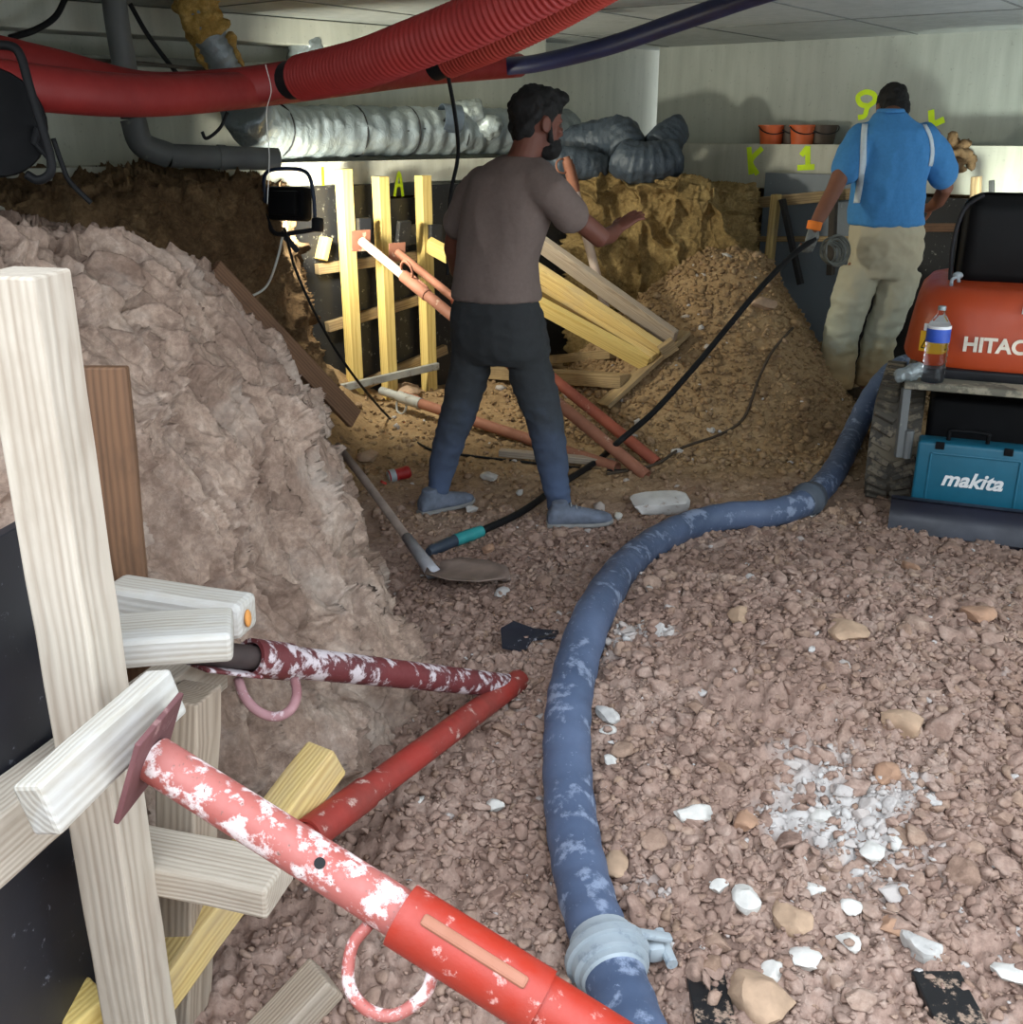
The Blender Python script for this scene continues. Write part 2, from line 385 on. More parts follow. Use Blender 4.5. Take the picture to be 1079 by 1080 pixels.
M_decal = plain('white_decal', srgb(226, 226, 226), .5, .03)
M_yellowd = plain('yellow_decal', srgb(234, 180, 40), .5, .05)
M_shirt1 = plain('taupe_cotton', srgb(114, 99, 93), .95, .06, 60, .3)
M_shirt2 = plain('blue_cotton', srgb(66, 132, 190), .9, .06, 60, .3)
M_stripe = plain('pale_stripe_cotton', srgb(206, 216, 222), .9, .06, 60, .3)
M_skin1 = plain('tanned_skin', srgb(112, 66, 52), .6, .06, 8, .1)
M_skin2 = plain('brown_skin', srgb(128, 82, 62), .6, .06, 8, .1)
M_hair = plain('black_hair', srgb(16, 14, 14), .8, .3, 60, .8)
def jeans():
    t = NT('dark_denim'); n = t.noise(t.coord(), 9, 5, .6); g = t.n('SeparateXYZ'); t.l(t.tc.outputs['Generated'], g.inputs[0])
    d = t.ramp(t.math('ADD', g.outputs[2], t.math('MULTIPLY', t.math('SUBTRACT', n, .5), .35)), [(.12, srgb(76, 90, 118)), (.5, srgb(54, 58, 64)), (.7, srgb(46, 48, 50))])
    return t.done(d, .95, t.noise(t.coord(), 90, 3), .3, .003)
def chinos():
    t = NT('dusty_beige_trousers'); n = t.noise(t.coord(), 8, 5, .65); g = t.n('SeparateXYZ'); t.l(t.tc.outputs['Generated'], g.inputs[0])
    d = t.ramp(t.math('ADD', g.outputs[2], t.math('MULTIPLY', t.math('SUBTRACT', n, .5), .3)), [(.06, srgb(150, 124, 86)), (.22, srgb(164, 152, 120)), (.32, srgb(176, 178, 160)), (.8, srgb(186, 176, 150))])
    return t.done(d, .95, n, .3, .006)
M_jeans = jeans(); M_chino = chinos()
M_shoe1 = plain('dusty_blue_shoe', srgb(104, 112, 128), .85, .3, 20, .4)
M_sole = plain('grey_sole', srgb(136, 134, 132), .9, .2)
M_shoe2 = plain('brown_boot', srgb(92, 78, 60), .9, .3, 20, .4)
M_glove = plain('grey_glove', srgb(120, 122, 118), .9, .2, 30, .4)
M_cuff = plain('orange_cuff', srgb(238, 128, 42), .8, .1)
M_sock = plain('pale_sock', srgb(190, 184, 204), .9, .1)
def glassy(name, c, rough=.05):
    t = NT(name); return t.done(c, rough, Transmission_Weight=1.0, IOR=1.2)
M_pet = glassy('clear_pet', (.92, .96, .97, 1))
def emit(name, c, s):
    t = NT(name); t.b.inputs['Emission Color'].default_value = c; t.b.inputs['Emission Strength'].default_value = s
    return t.done(c, .4)
M_lampglass = emit('lit_lamp_glass', (.85, .95, 1, 1), 14)
# ------------------------------------------------------------------ room frame
CEIL = 2.18
dL = V((.85, .80, 0)).normalized(); nL = V((dL.y, -dL.x, 0))      # left wall, nL points into the room
pL = V((-1.23, 6.2, 0))
cor = V((1.15, 8.5, 0)); dR = V((1.97, -1.47, 0)).normalized(); nR = V((dR.y, -dR.x, 0))   # right wall, nR into the room
def onL(px, py, off=0.0): return hit(px, py, pL+nL*off, nL)
def onR(px, py, off=0.0): return hit(px, py, cor+nR*off, nR)
# corner of the two footing faces
def slab(name, a, b, z0, z1, n, th, m):
    """vertical slab from a to b (plan), front face on the line a-b, thickness th behind it"""
    a, b, n = V(a), V(b), V(n); q = [a, b, b-n*th, a-n*th]
    mb = MB(); mb.prism([V((p.x, p.y, z0)) for p in q], (0, 0, z1-z0)); return structure(link(name, mb.mesh(), m))
def isect(p, d, q, e):
    m = Matrix(((d.x, -e.x), (d.y, -e.y))); t = m.inverted() @ (q-p).to_2d(); return p+d*t[0]
X0 = isect(pL, dL, cor, dR)
LED = 1.43
slab('wall_left', pL-dL*6-nL*.32, X0+dL*.6-nL*.32, 1.2, CEIL, nL, .3, M_wall)
slab('wall_footing_left', pL-dL*6, X0+dL*.3, 1.30, LED, nL, .7, M_foot)
slab('wall_right', X0-dR*.1, X0+dR*5.2, 1.51, CEIL, nR, .3, M_wall2)
slab('wall_footing_right', X0-dR*.1+nR*.28, X0+dR*5.2+nR*.28, 1.22, 1.51, nR, .6, M_foot)
e = X0+dR*5.2
slab('wall_skyblock_right', e, V((e.x, -3, 0)), 0, CEIL, V((-1, 0, 0)), .2, M_wall2)  # out of view, added to block sky light from the right
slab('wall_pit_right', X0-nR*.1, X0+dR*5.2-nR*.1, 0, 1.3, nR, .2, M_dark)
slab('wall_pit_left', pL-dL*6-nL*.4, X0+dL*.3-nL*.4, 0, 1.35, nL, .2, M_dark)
CY0 = 1.15
mb = MB(); mb.box((0, (CY0+11)/2, CEIL+.1), (16, 11-CY0, .2)); structure(link('ceiling', mb.mesh(), M_ceil))
slab('wall_skyblock_back', V((5.6, -2.4, 0)), V((-3.5, -2.4, 0)), 0, 2.5, V((0, 1, 0)), .2, M_wall2)  # unseen, added behind the camera to cut off the low sky light
slab('wall_skyblock_left', V((-3.4, -2.4, 0)), V((-3.4, 4.2, 0)), 0, CEIL, V((1, 0, 0)), .2, M_wall2)  # unseen, added so that daylight comes only from behind and right
# formwork board joints printed in the ceiling and in the right wall
mb = MB()
for k in range(-3, 7):
    a = X0+dR*(k*.9)+nR*.05; mb.beam(a+V((0, 0, CEIL-.001)), a+nR*7+V((0, 0, CEIL-.001)), .012, .006, bevel=0)
for k in range(1, 6):
    a = X0+nR*(k*1.25)-dR*3; mb.beam(a+V((0, 0, CEIL-.001)), a+dR*8+V((0, 0, CEIL-.001)), .012, .006, bevel=0)
structure(link('trim_1', mb.mesh(), plain('joint_grey', srgb(120, 124, 120), .9)))
# shallow downstand along the top of the left wall
a = pL-dL*6-nL*.2; b = X0-nL*.2
mb = MB(); mb.beam(V((a.x, a.y, 2.11)), V((b.x-.9, b.y-.9, 2.11)), .24, .13, bevel=.004); structure(link('trim_2', mb.mesh(), M_wall))
mb = MB(); mb.beam(V((a.x, a.y, 1.93)), V((b.x-1.6, b.y-1.5, 1.93)), .22, .035, bevel=.004); structure(link('trim_3', mb.mesh(), plain('grey_cable_ledge', srgb(140, 142, 132), .8)))
# ------------------------------------------------------------------ terrain
def Hs(x, y):
    x = np.asarray(x, float); y = np.asarray(y, float)
    h = .0*x
    h = h+.26*np.exp(-(((x-.75)/.85)**2+((y-2.75)/.75)**2)**1.2)            # heap in front
    h = h+.10*np.exp(-(((x-1.7)/.6)**2+((y-2.6)/.8)**2))
    # gravel cone at the back
    r = np.hypot((x-1.46)*np.where(x > 1.46, 1.75, .95), (y-6.7)*.85); h = h+np.maximum(0, .93-.80*r)*sstep(1.4, .95, r)
    h = h+.05*np.exp(-(((x-2.1)/.5)**2+((y-6.3)/.6)**2))
    h = h+.30*sstep(.35, 1.0, x)*sstep(5.9, 7.0, y)*sstep(2.2, 1.2, x)*.5
    h = h+.32*sstep(-.75, -1.25, x)*sstep(3.6, 4.6, y)                         # dirt slope under the leaning plank
    h = h+.02*fbm(x*1.3, y*1.3, 0, 3)
    h = np.where(r < .35, np.minimum(h, .86), h)
    return h
def ochre(x, y): return np.clip(sstep(3.9, 5.3, y+.35*fbm(x*1.5, y*1.5, 2, 3)+.25*np.abs(x-.3)*0), 0, 1)
def chalk(x, y):
    n = fbm(x*5, y*5, 4, 4)
    a = np.exp(-(((x-.78)/.22)**2+((y-2.02)/.2)**2)); b = np.exp(-(((x-.3)/.16)**2+((y-2.75)/.25)**2))*.6
    return np.clip(sstep(.35, .8, a+.5*n*(a > .12))*.9+sstep(.35, .8, b+.5*n*(b > .1))*.5+sstep(.62, .8, n)*.35*sstep(4.2, 3, y), 0, 1)
def Hd(x, y):
    h = Hs(x, y); y_ = np.asarray(y)
    near = sstep(5.2, 3.4, y_)
    d = .022*fbm(x*6, y*6, 1, 4)
    for sc, am, sd in ((16, .022, 1), (34, .012, 2), (75, .005, 3)):
        wx = x+.02*perlin(x*9, y*9, sd); wy = y+.02*perlin(x*9, y*9, sd+5)
        f1, f2, i = voro(wx, wy, sc, sd*17)
        d = d+am*(sstep(0, .30, f2-f1)*(.4+.9*i)-.45)
    f = .55+.45*near
    smooth = sstep(.15, -.2, fbm(x*1.1, y*1.1, 9, 2)+.25*(y_ < 3.4)+.1)          # trodden patches are flatter
    return h+d*f*(1-.6*smooth*(y_ > 3.2))
NR, NC = 560, 520
tt = np.linspace(0, 1, NR); yy = .2+10.3*(.45*tt+.55*tt**2.2)
uu = np.linspace(-1, 1, NC)
X = (uu[None, :]*(1.15+.62*yy[:, None])); Y = np.repeat(yy[:, None], NC, 1)
Z = Hd(X, Y)
i = np.arange(NR*NC).reshape(NR, NC)
fc = np.stack([i[:-1, :-1], i[:-1, 1:], i[1:, 1:], i[1:, :-1]], -1).reshape(-1, 4)
me = npmesh('ground', np.stack([X, Y, Z], -1).reshape(-1, 3), fc)
setattr_f(me, 'ochre', ochre(X, Y).ravel()); setattr_f(me, 'chalk', chalk(X, Y).ravel())
structure(link('ground', me, M_ground, smooth=True))
mb = MB(); mb.box((0, -1.9, -.06), (9, 4.3, .1)); structure(link('floor', mb.mesh(), plain('trodden_soil', srgb(150, 118, 104), .95)))
def Gt(px, py, up=0.0):
    """where the sight line through a pixel meets the ground"""
    d = ray(px, py); lo = .8
    for k in range(900):
        q = EYE+d*(lo+k*.01)
        if q.z <= float(Hs(q.x, q.y))+up: return q
    return EYE+d*5
def gz(x, y): return float(Hs(x, y))
# earth bank cut on the left: profiles foot - mid - brow - top
ST = [((-.98, .9, 0), (-1.0, .9, .5), (-1.05, .95, 1.0), (-1.5, .9, 1.25), (-3.2, .8, 1.3)),
      ((-.76, 1.5, 0), (-.84, 1.6, .5), (-.96, 1.75, 1.0), (-1.4, 1.8, 1.36), (-3.2, 1.6, 1.45)),
      ((-.48, 2.05, 0), (-.70, 2.2, .5), (-.92, 2.4, 1.06), (-1.35, 2.5, 1.41), (-3.2, 2.4, 1.5)),
      ((-.27, 2.55, 0), (-.52, 2.75, .5), (-.82, 2.95, 1.08), (-1.36, 2.9, 1.36), (-3.2, 3.1, 1.46)),
      ((-.29, 2.96, 0), (-.54, 3.18, .5), (-.80, 3.3, 1.04), (-1.40, 3.4, 1.25), (-3.2, 3.8, 1.38)),
      ((-.60, 3.48, 0), (-.69, 3.56, .45), (-.90, 3.52, .92), (-1.5, 3.62, 1.14), (-3.0, 4.2, 1.36)),
      ((-.96, 4.2, 0), (-1.05, 4.12, .42), (-1.24, 3.95, .76), (-1.8, 4.0, 1.10), (-2.9, 4.3, 1.36)),
      ((-1.10, 4.75, 0), (-1.32, 4.72, .45), (-1.62, 4.6, .85), (-2.1, 4.5, 1.16), (-2.75, 4.5, 1.38))]
ST2 = [((-1.9, 4.5, 0), (-2.0, 4.6, .6), (-2.1, 4.7, 1.18), (-2.3, 4.75, 1.3), (-2.9, 4.9, 1.36)),
      ((-1.45, 4.85, 0), (-1.62, 4.95, .6), (-1.72, 5.0, 1.22), (-1.95, 5.15, 1.33), (-2.5, 5.35, 1.38)),
      ((-1.12, 5.35, 0), (-1.32, 5.4, .6), (-1.42, 5.45, 1.26), (-1.6, 5.5, 1.34), (-2.1, 5.7, 1.38)),
      ((-.98, 5.75, 0), (-1.14, 5.75, .6), (-1.24, 5.75, 1.26), (-1.45, 5.8, 1.34), (-1.8, 5.95, 1.38)),
      ((-1.08, 6.1, 0), (-1.2, 6.1, .6), (-1.28, 6.05, 1.26), (-1.45, 6.1, 1.33), (-1.7, 6.1, 1.38))]
def surface(name, ST, NS, NTT, m, disp, seed=0):
    A = np.array(ST, float)                                    # stations x profile x 3
    def cr(A, n):
        k = A.shape[0]; q = np.concatenate([[2*A[0]-A[1]], A, [2*A[-1]-A[-2]]]); t = np.linspace(0, k-1-1e-6, n); j = t.astype(int); f = (t-j).reshape((-1,)+(1,)*(A.ndim-1))
        a, b, c, d = q[j], q[j+1], q[j+2], q[j+3]
        return .5*(2*b+(c-a)*f+(2*a-5*b+4*c-d)*f*f+(3*b-a-3*c+d)*f**3)
    B = cr(A, NS); C = cr(np.swapaxes(B, 0, 1), NTT)           # NT x NS x 3
    C = np.swapaxes(C, 0, 1)
    du = np.gradient(C, axis=0); dv = np.gradient(C, axis=1); n = np.cross(dv, du); n /= np.linalg.norm(n, axis=2)[..., None]+1e-9
    C = C+n*disp(C, n)[..., None]
    i = np.arange(NS*NTT).reshape(NS, NTT)
    fc = np.stack([i[:-1, :-1], i[:-1, 1:], i[1:, 1:], i[1:, :-1]], -1).reshape(-1, 4)
    return link(name, npmesh(name, C.reshape(-1, 3), fc), m, smooth=True)
def bank_disp(C, n):
    x, y, z = C[..., 0], C[..., 1], C[..., 2]
    steep = sstep(.85, .45, np.abs(n[..., 2]))
    wx = x+.05*fbm(x*5, y*5, z*5, 3); wy = y+.05*fbm(x*5+9, y*5, z*5, 3); wz = z+.05*fbm(x*5, y*5+9, z*5, 3)
    d = .055*fbm(x*1.8, y*1.8, z*1.4, 3)
    h, e = facet(wx, wy, wz*.42, 4.5, 3, .5); d = d+.055*h-.030*sstep(.08, 0, e)*steep
    h, e = facet(wx, wy, wz*.24+wx*.2, 11, 9, .65); d = d+.03*h-.012*sstep(.08, 0, e)*steep
    h, e = facet(wx, wy, wz*.32, 27, 14, .5); d = d+.008*h
    g = 1-np.abs(perlin(wx*6+.8*wz, wy*6, z*.9)); d = d+steep*.075*(g**4-.25)
    d = d+.004*fbm(x*26, y*26, z*14, 3)
    f1, f2, i = voro(x*1.0+z*.7, y+z*.3, 10, 5); d = d+(1-steep)*.05*(sstep(0, .3, f2-f1)*(.4+i)-.7)
    return d
structure(surface('earth_bank', ST, 760, 420, M_bank, bank_disp))
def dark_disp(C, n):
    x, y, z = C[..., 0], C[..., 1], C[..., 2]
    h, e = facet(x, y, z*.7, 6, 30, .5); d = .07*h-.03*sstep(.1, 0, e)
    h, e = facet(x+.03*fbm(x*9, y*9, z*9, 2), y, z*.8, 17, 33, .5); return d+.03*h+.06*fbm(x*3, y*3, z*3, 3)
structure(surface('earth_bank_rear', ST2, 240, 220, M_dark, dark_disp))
# unexcavated block of clay under the ledge at the corner
def blockpt(px, Y, z):
    q = P(px, 300, Y); return (q.x, q.y, z)
SB = []
for px, Y, zt in ((600, 8.3, 1.30), (607, 7.55, 1.30), (640, 7.35, 1.30), (690, 7.2, 1.31), (740, 7.1, 1.26), (766, 7.1, 1.23), (776, 7.5, 1.22), (783, 8.1, 1.15)):
    a = blockpt(px, Y, 0); ox = .05 if px < 680 else 0
    SB.append(((a[0]+ox, a[1]-.22, 0), (a[0]+ox*.5, a[1]-.1, .5), (a[0], a[1]-.03, 1.0), (a[0], a[1], zt-.03), (a[0]-.02, a[1]+.12, zt), (a[0]-.0, a[1]+1.2, zt)))
def block_disp(C, n):
    x, y, z = C[..., 0], C[..., 1], C[..., 2]
    wx = x+.06*fbm(x*4, y*4, z*4, 3); wz = z+.06*fbm(x*4+5, y*4, z*4, 3)
    h, e = facet(wx+.25*wz, y, wz*.55, 3.2, 4, .45); d = .10*h-.07*sstep(.10, 0, e)
    h, e = facet(wx, y, wz*.6+.3*wx, 9, 21, .45); d = d+.03*h-.012*sstep(.08, 0, e)
    h, e = facet(wx, y, wz*.8, 22, 25); return (d+.012*h)*(1-.6*sstep(.4, .8, np.abs(n[..., 2])))
structure(surface('earth_block', SB, 300, 260, M_block, block_disp))
# ------------------------------------------------------------------ loose clods, gravel (uncountable)
def ico(sub):
    bm = bmesh.new(); bmesh.ops.create_icosphere(bm, subdivisions=sub, radius=1); bm.verts.index_update()
    v = np.array([x.co for x in bm.verts]); f = np.array([[y.index for y in x.verts] for x in bm.faces]); bm.free(); return v, f
def rock_shapes(k, sub, seed, rough=.22, dmin=.38):
    v, f = ico(sub); r = np.random.default_rng(seed); out = []
    for _ in range(k):
        q = v.copy()
        for _c in range(r.integers(6, 10)):                    # chop facets
            n = r.normal(size=3); n /= np.linalg.norm(n); d = r.uniform(dmin, .8); p = q@n; ex = np.maximum(0, p-d); q = q-ex[:, None]*n
        q = q*(1+rough*.16*r.normal(size=(len(q), 1)))*(1+rough*.9*fbm(q[:, 0]*1.6+_*3, q[:, 1]*1.6, q[:, 2]*1.6, 3))[:, None]
        q = q*r.uniform([.85, .7, .5], [1.35, 1.1, .9]); out.append(q)
    return np.array(out), f
def scatter(name, xs, ys, sizes, sub, m, sink=.25, seed=1, label=None, cat=None, zf=None):
    sh, f = rock_shapes(40, sub, seed); r = np.random.default_rng(seed+50); n = len(xs)
    k = r.integers(0, 40, n); a = r.uniform(0, 2*np.pi, n); tl = r.normal(0, .35, (n, 2))
    q = sh[k]*sizes[:, None, None]
    c, s = np.cos(a)[:, None], np.sin(a)[:, None]
    x = q[..., 0]*c-q[..., 1]*s; y = q[..., 0]*s+q[..., 1]*c; z = q[..., 2]
    z = z+x*tl[:, :1]*.6+y*tl[:, 1:]*.6
    z0 = (Hd(xs, ys) if zf is None else zf)+sizes*(.42-sink)
    V3 = np.stack([x+xs[:, None], y+ys[:, None], z+z0[:, None]], -1).reshape(-1, 3); nv = sh.shape[1]
    fc = (f[None]+(np.arange(n)*nv)[:, None, None]).reshape(-1, 3)
    me = npmesh(name, V3, fc)
    setattr_f(me, 'ochre', np.repeat(np.clip(ochre(xs, ys)+r.normal(0, .12, n), 0, 1), nv))
    setattr_f(me, 'tone', np.repeat(np.clip(r.uniform(-.35, .34, n), 0, 1), nv))
    setattr_f(me, 'chalk', np.repeat(np.clip((r.uniform(0, 1, n) < (.012+.75*chalk(xs, ys)**1.5))*r.uniform(.5, 1, n), 0, 1), nv))
    o = link(name, me, m); return tag(o, label, cat, kind='stuff')
def sample(n, box, dens):
    out = np.zeros((0, 2))
    while len(out) < n:
        p = rng.uniform([box[0], box[2]], [box[1], box[3]], (n*2, 2)); k = rng.uniform(0, 1, len(p)) < dens(p[:, 0], p[:, 1]); out = np.concatenate([out, p[k]])
    return out[:n]
infr = lambda x, y: (np.abs(x) < (.32+.52*y))*1.0
def dens_near(x, y):
    m = sstep(-.45, .2, x+.14*(y-2))*.75+.25; m = m*(.35+.65*sstep(4.0, 3.3, y+.25*fbm(x*1.4, y*1.4, 3, 2))); return np.clip(m*infr(x, y)*(.55+.8*(fbm(x*2.2, y*2.2, 6, 3)+.3)), 0, 1)
bx = (-.55, 2.6, 1.25, 4.4)
p = sample(15000, bx, dens_near); s = np.clip(rng.lognormal(math.log(.0115), .40, len(p)), .006, .022)
scatter('soil_clods', p[:, 0], p[:, 1], s, 2, M_clod, .28, 3, 'reddish brown broken clods of soil strewn over the ground beside the hose', 'rubble')
p = sample(1700, bx, lambda x, y: dens_near(x, y)*sstep(-.2, .5, x+.1*(y-2))); s = np.clip(rng.lognormal(math.log(.024), .28, len(p)), .016, .048)
scatter('soil_lumps', p[:, 0], p[:, 1], s, 3, M_clod, .42, 13, 'larger reddish brown lumps of broken soil across the heap in front', 'rubble')
p = sample(30000, bx, dens_near); s = np.clip(rng.lognormal(math.log(.0055), .35, len(p)), .003, .011)
scatter('soil_crumbs', p[:, 0], p[:, 1], s, 1, M_clod, .15, 4, 'fine reddish soil crumbs between the larger clods in front', 'rubble')
def dens_back(x, y):
    r = np.hypot((x-1.46)*np.where(x > 1.46, 1.6, .95), (y-6.7)*.85); ins = ((x-pL.x)*nL.x+(y-pL.y)*nL.y > .12)&((x-cor.x)*nR.x+(y-cor.y)*nR.y > .42); return np.clip((r < 1.45)*.9+.16*(y > 4.2), 0, 1)*infr(x, y)*ins
p = sample(12000, (-1.0, 3.0, 4.2, 7.3), dens_back); s = np.clip(rng.lognormal(math.log(.0135), .42, len(p)), .006, .05)
scatter('gravel', p[:, 0], p[:, 1], s, 1, M_clod, .2, 5, 'ochre gravel on the heap and floor at the back of the pit', 'gravel')
# ------------------------------------------------------------------ timber
def timber(name, a, b, w, h, m, label=None, cat='timber', group=None, up=(0, 0, 1), parent=None, bevel=.004, wob=.0, seed=0):
    """rectangular piece from a to b; w across, h along 'up'"""
    a, b = V(a), V(b); L = (b-a).length; Mx = frame(b-a, up)
    bm = bmesh.new(); n = max(2, int(L/.08))
    r = np.random.default_rng(seed+int(L*1000))
    rows = []
    for i in range(n+1):
        x = L*i/n; dy, dz = r.normal(0, wob, 2)
        rows.append([bm.verts.new((x, sy*w/2+dy, sz*h/2+dz)) for sy, sz in ((-1, -1), (1, -1), (1, 1), (-1, 1))])
    for i in range(n):
        for j in range(4): bm.faces.new((rows[i][j], rows[i][(j+1) % 4], rows[i+1][(j+1) % 4], rows[i+1][j]))
    bm.faces.new(rows[0][::-1]); bm.faces.new(rows[-1])
    bmesh.ops.recalc_face_normals(bm, faces=bm.faces)
    ed = [e for e in bm.edges if e.calc_face_angle(0) > .8]
    bmesh.ops.bevel(bm, geom=ed, offset=bevel, segments=2, affect='EDGES', profile=.5)
    me = bpy.data.meshes.new(name); bm.to_mesh(me); bm.free()
    o = link(name, me, m); o.rotation_euler = Mx.to_euler(); o.location = a
    if parent is not None: o.parent = parent; o.location = a-parent.location
    return tag(o, label, cat if label and parent is None else None, group)
def tubeobj(name, pts, r, m, label=None, cat=None, group=None, n=10, parent=None, sm=True, **k):
    mb = MB(); mb.tube(pts, r, n, **k); o = link(name, mb.mesh(), m, parent, smooth=50 if sm else False, origin=None if parent else pts[0])
    return tag(o, label, cat, group)
# --- formwork close on the left
dF = V((.186, .98, 0)); nF = V((.98, -.186, 0))
e0 = V((-.594, 1.32, 0)); c0 = e0-nF*.0425+dF*.0425
timber('timber_post', c0+V((-.012, .03, 0)), c0+V((0, 0, 1.43)), .085, .085, M_wpale, 'pale weathered timber post with wide grain standing tall at the left edge', 'post', up=dF, wob=.0003, bevel=.004)
pp0 = e0-nF*.185+V((0, 0, 0))
mb = MB(); mb.box(pp0+dF*-.27+V((0, 0, .52)), (.95, .021, 1.04), frame(dF), .002)
tag(link('formwork_sheet', mb.mesh(), M_filmn, origin=pp0), 'black scuffed formwork panel behind the tall pale post at the left edge', 'formwork panel')
hitF = lambda px, py, off: hit(px, py, e0-nF*off, nF)
timber('timber_waling', hitF(-60, 925, .128), hitF(222, 697, .128), .075, .105, M_wpale, 'grey knotty timber rail slanting behind the tall pale post', seed=4, wob=.001)
timber('timber_post', (-.635, 1.57, .0), (-.575, 1.655, .655), .075, .10, M_wgrey, 'short grey weathered post standing behind the red prop plate', 'post', up=dF, wob=.001)
a = D(45, 668, 1.72); b = D(246, 668, 1.76)
timber('timber_block', (-.70, 1.53, b.z+.01), (b.x, b.y, b.z), .115, .052, M_wwhite, 'whitewashed flat plank end sticking out above the red prop plate', wob=.0008, bevel=.009)
b = D(262, 650, 1.93)
timber('timber_block', b+V((-.27, .07, .01)), b, .075, .07, M_wwhite, 'small pale timber end with an orange knot behind the whitewashed plank', wob=.0008, bevel=.012)
mb = MB(); mb.ellip(b+V((.001, -.008, 0)), (.006, .013, .017)); k = link('knot', mb.mesh(), plain('orange_knot', srgb(206, 140, 70), .7)); k.parent = bpy.data.objects['timber_block.001']; k.matrix_parent_inverse = bpy.data.objects['timber_block.001'].matrix_basis.inverted()
b = D(296, 934, 1.74)
timber('timber_block', (-.69, 1.50, b.z+.01), b, .105, .058, M_wpale, 'pale flat plank end below the red prop, resting over the yellow brace', wob=.0008, bevel=.007)
timber('timber_brace', D(108, 1118, 1.83), D(345, 797, 2.22), .075, .085, M_wyel, 'yellowish timber brace slanting up to the earth face under the front red prop', wob=.001, bevel=.007)
timber('timber_block', D(262, 1118, 1.96), D(345, 1030, 2.02), .085, .06, M_wgrey, 'grey timber stub lying on the soil at the bottom edge', wob=.001, bevel=.006)
timber('timber_board', (-.79, 1.87, .05), (-.765, 1.915, 1.19), .108, .028, M_wbrown, 'dark brown upright board leaning on the cut earth behind the pale post', 'board', up=(.1, -1, 0), wob=.001)
timber('timber_block', D(72, 1088, 1.80), D(112, 1052, 1.84), .07, .07, M_wpost, 'bright yellow timber end peeping out at the bottom left of the black panel', wob=.001)
# --- steel props
def loop_handle(parent, c, ax, side, size, r, m, name='pin_handle'):
    ax = V(ax).normalized(); side = V(side); side = (side-ax*side.dot(ax)).normalized()
    pts = [c+ax*size*.5-side*0, c+ax*size*.55+side*size*.35, c+ax*size*.35+side*size*.75, c+side*size*.88, c-ax*size*.35+side*size*.75, c-ax*size*.55+side*size*.35, c-ax*size*.5]
    mb = MB(); mb.tube(spline(pts, 5), r, 8); return link(name, mb.mesh(), m, parent, smooth=True)
def prop(head, base, label, group=None, ri=.030, ro=.036, split=.45, mi=None, mo=None, mc=None, mp=None, plate=.12, plateN=None, bplate=True, handle=None, hr=.008, hs=.15, slot=True, holes=True):
    head, base = V(head), V(base); ax = (base-head).normalized(); L = (base-head).length
    t = empty('steel_prop', base, label, 'prop', group); M = frame(ax)
    s0 = head+ax*L*split
    mb = MB(); mb.pipe([head+ax*.004, s0+ax*.05], ri, .004, 24); link('inner_tube', mb.mesh(), mi, t, smooth=40)
    mb = MB(); mb.pipe([s0+ax*.19, base-ax*.006], ro, .004, 24); link('outer_tube', mb.mesh(), mo, t, smooth=40)
    mb = MB(); mb.pipe([s0, s0+ax*.006, s0+ax*.2, s0+ax*.206], ro*1.13, ro*.2, 24); col = link('collar', mb.mesh(), mc or mo, t, smooth=40)
    if slot:
        sd = M@V((0, .45, .9)).normalized() if slot is True else V(slot)
        sd = (sd-ax*sd.dot(ax)).normalized()
        mb = MB(); mb.box(s0+ax*.105+sd*ro*1.12, (.15, .016, .01), frame(ax, sd), .004); link('slot', mb.mesh(), M_rust, col)
    if plate:
        n = V(plateN) if plateN else -ax
        mb = MB(); mb.box(head+n.normalized()*.003, (.008, plate, plate), frame(n, (0, 0, 1)), .002); link('head_plate', mb.mesh(), mp or mi, t)
    if bplate:
        mb = MB(); mb.box(base, (.008, .12, .12), M, .002); link('base_plate', mb.mesh(), mo, t)
    if holes:
        q = head+ax*(L*split-.12); sd = (EYE-q); sd = (sd-ax*sd.dot(ax)).normalized()
        mb = MB(); mb.lathe([(.0075, -.002), (.0075, .0012)], q+sd*ri, sd, 14); link('pin_hole', mb.mesh(), M_black, t)
    if handle: loop_handle(t, s0+ax*.03+V(handle).normalized()*ro*.9, ax, handle, hs, hr, mi if mc is M_reds else (mc or mo))
    return t
# front prop: wedge block, plate against the post, tube running down to the right
H = V((-.492, 1.232, .795)); B = V((1.40, .47, .02))
bk0 = D(44, 856, 1.29); bk1 = D(182, 728, 1.53)
timber('timber_wedge', bk0+V((-.008, 0, 0)), bk1+V((-.008, 0, 0)), .045, .075, M_wyel if False else M_wwhite, 'pale split timber wedge between the tall post and the red prop plate', wob=.0008, bevel=.006, up=(-.25, 0, 1))
ax = (B-H).normalized()
prop(H, B, 'faded red steel prop with loop handle crossing the bottom left foreground', None, .0315, .037, .185, M_redp, M_reds, M_reds, M_plate, .135, plateN=(-.93, .12, .35), handle=(-.75, -.3, -.62), hr=.0085, hs=.10, slot=(.1, -.55, .8))
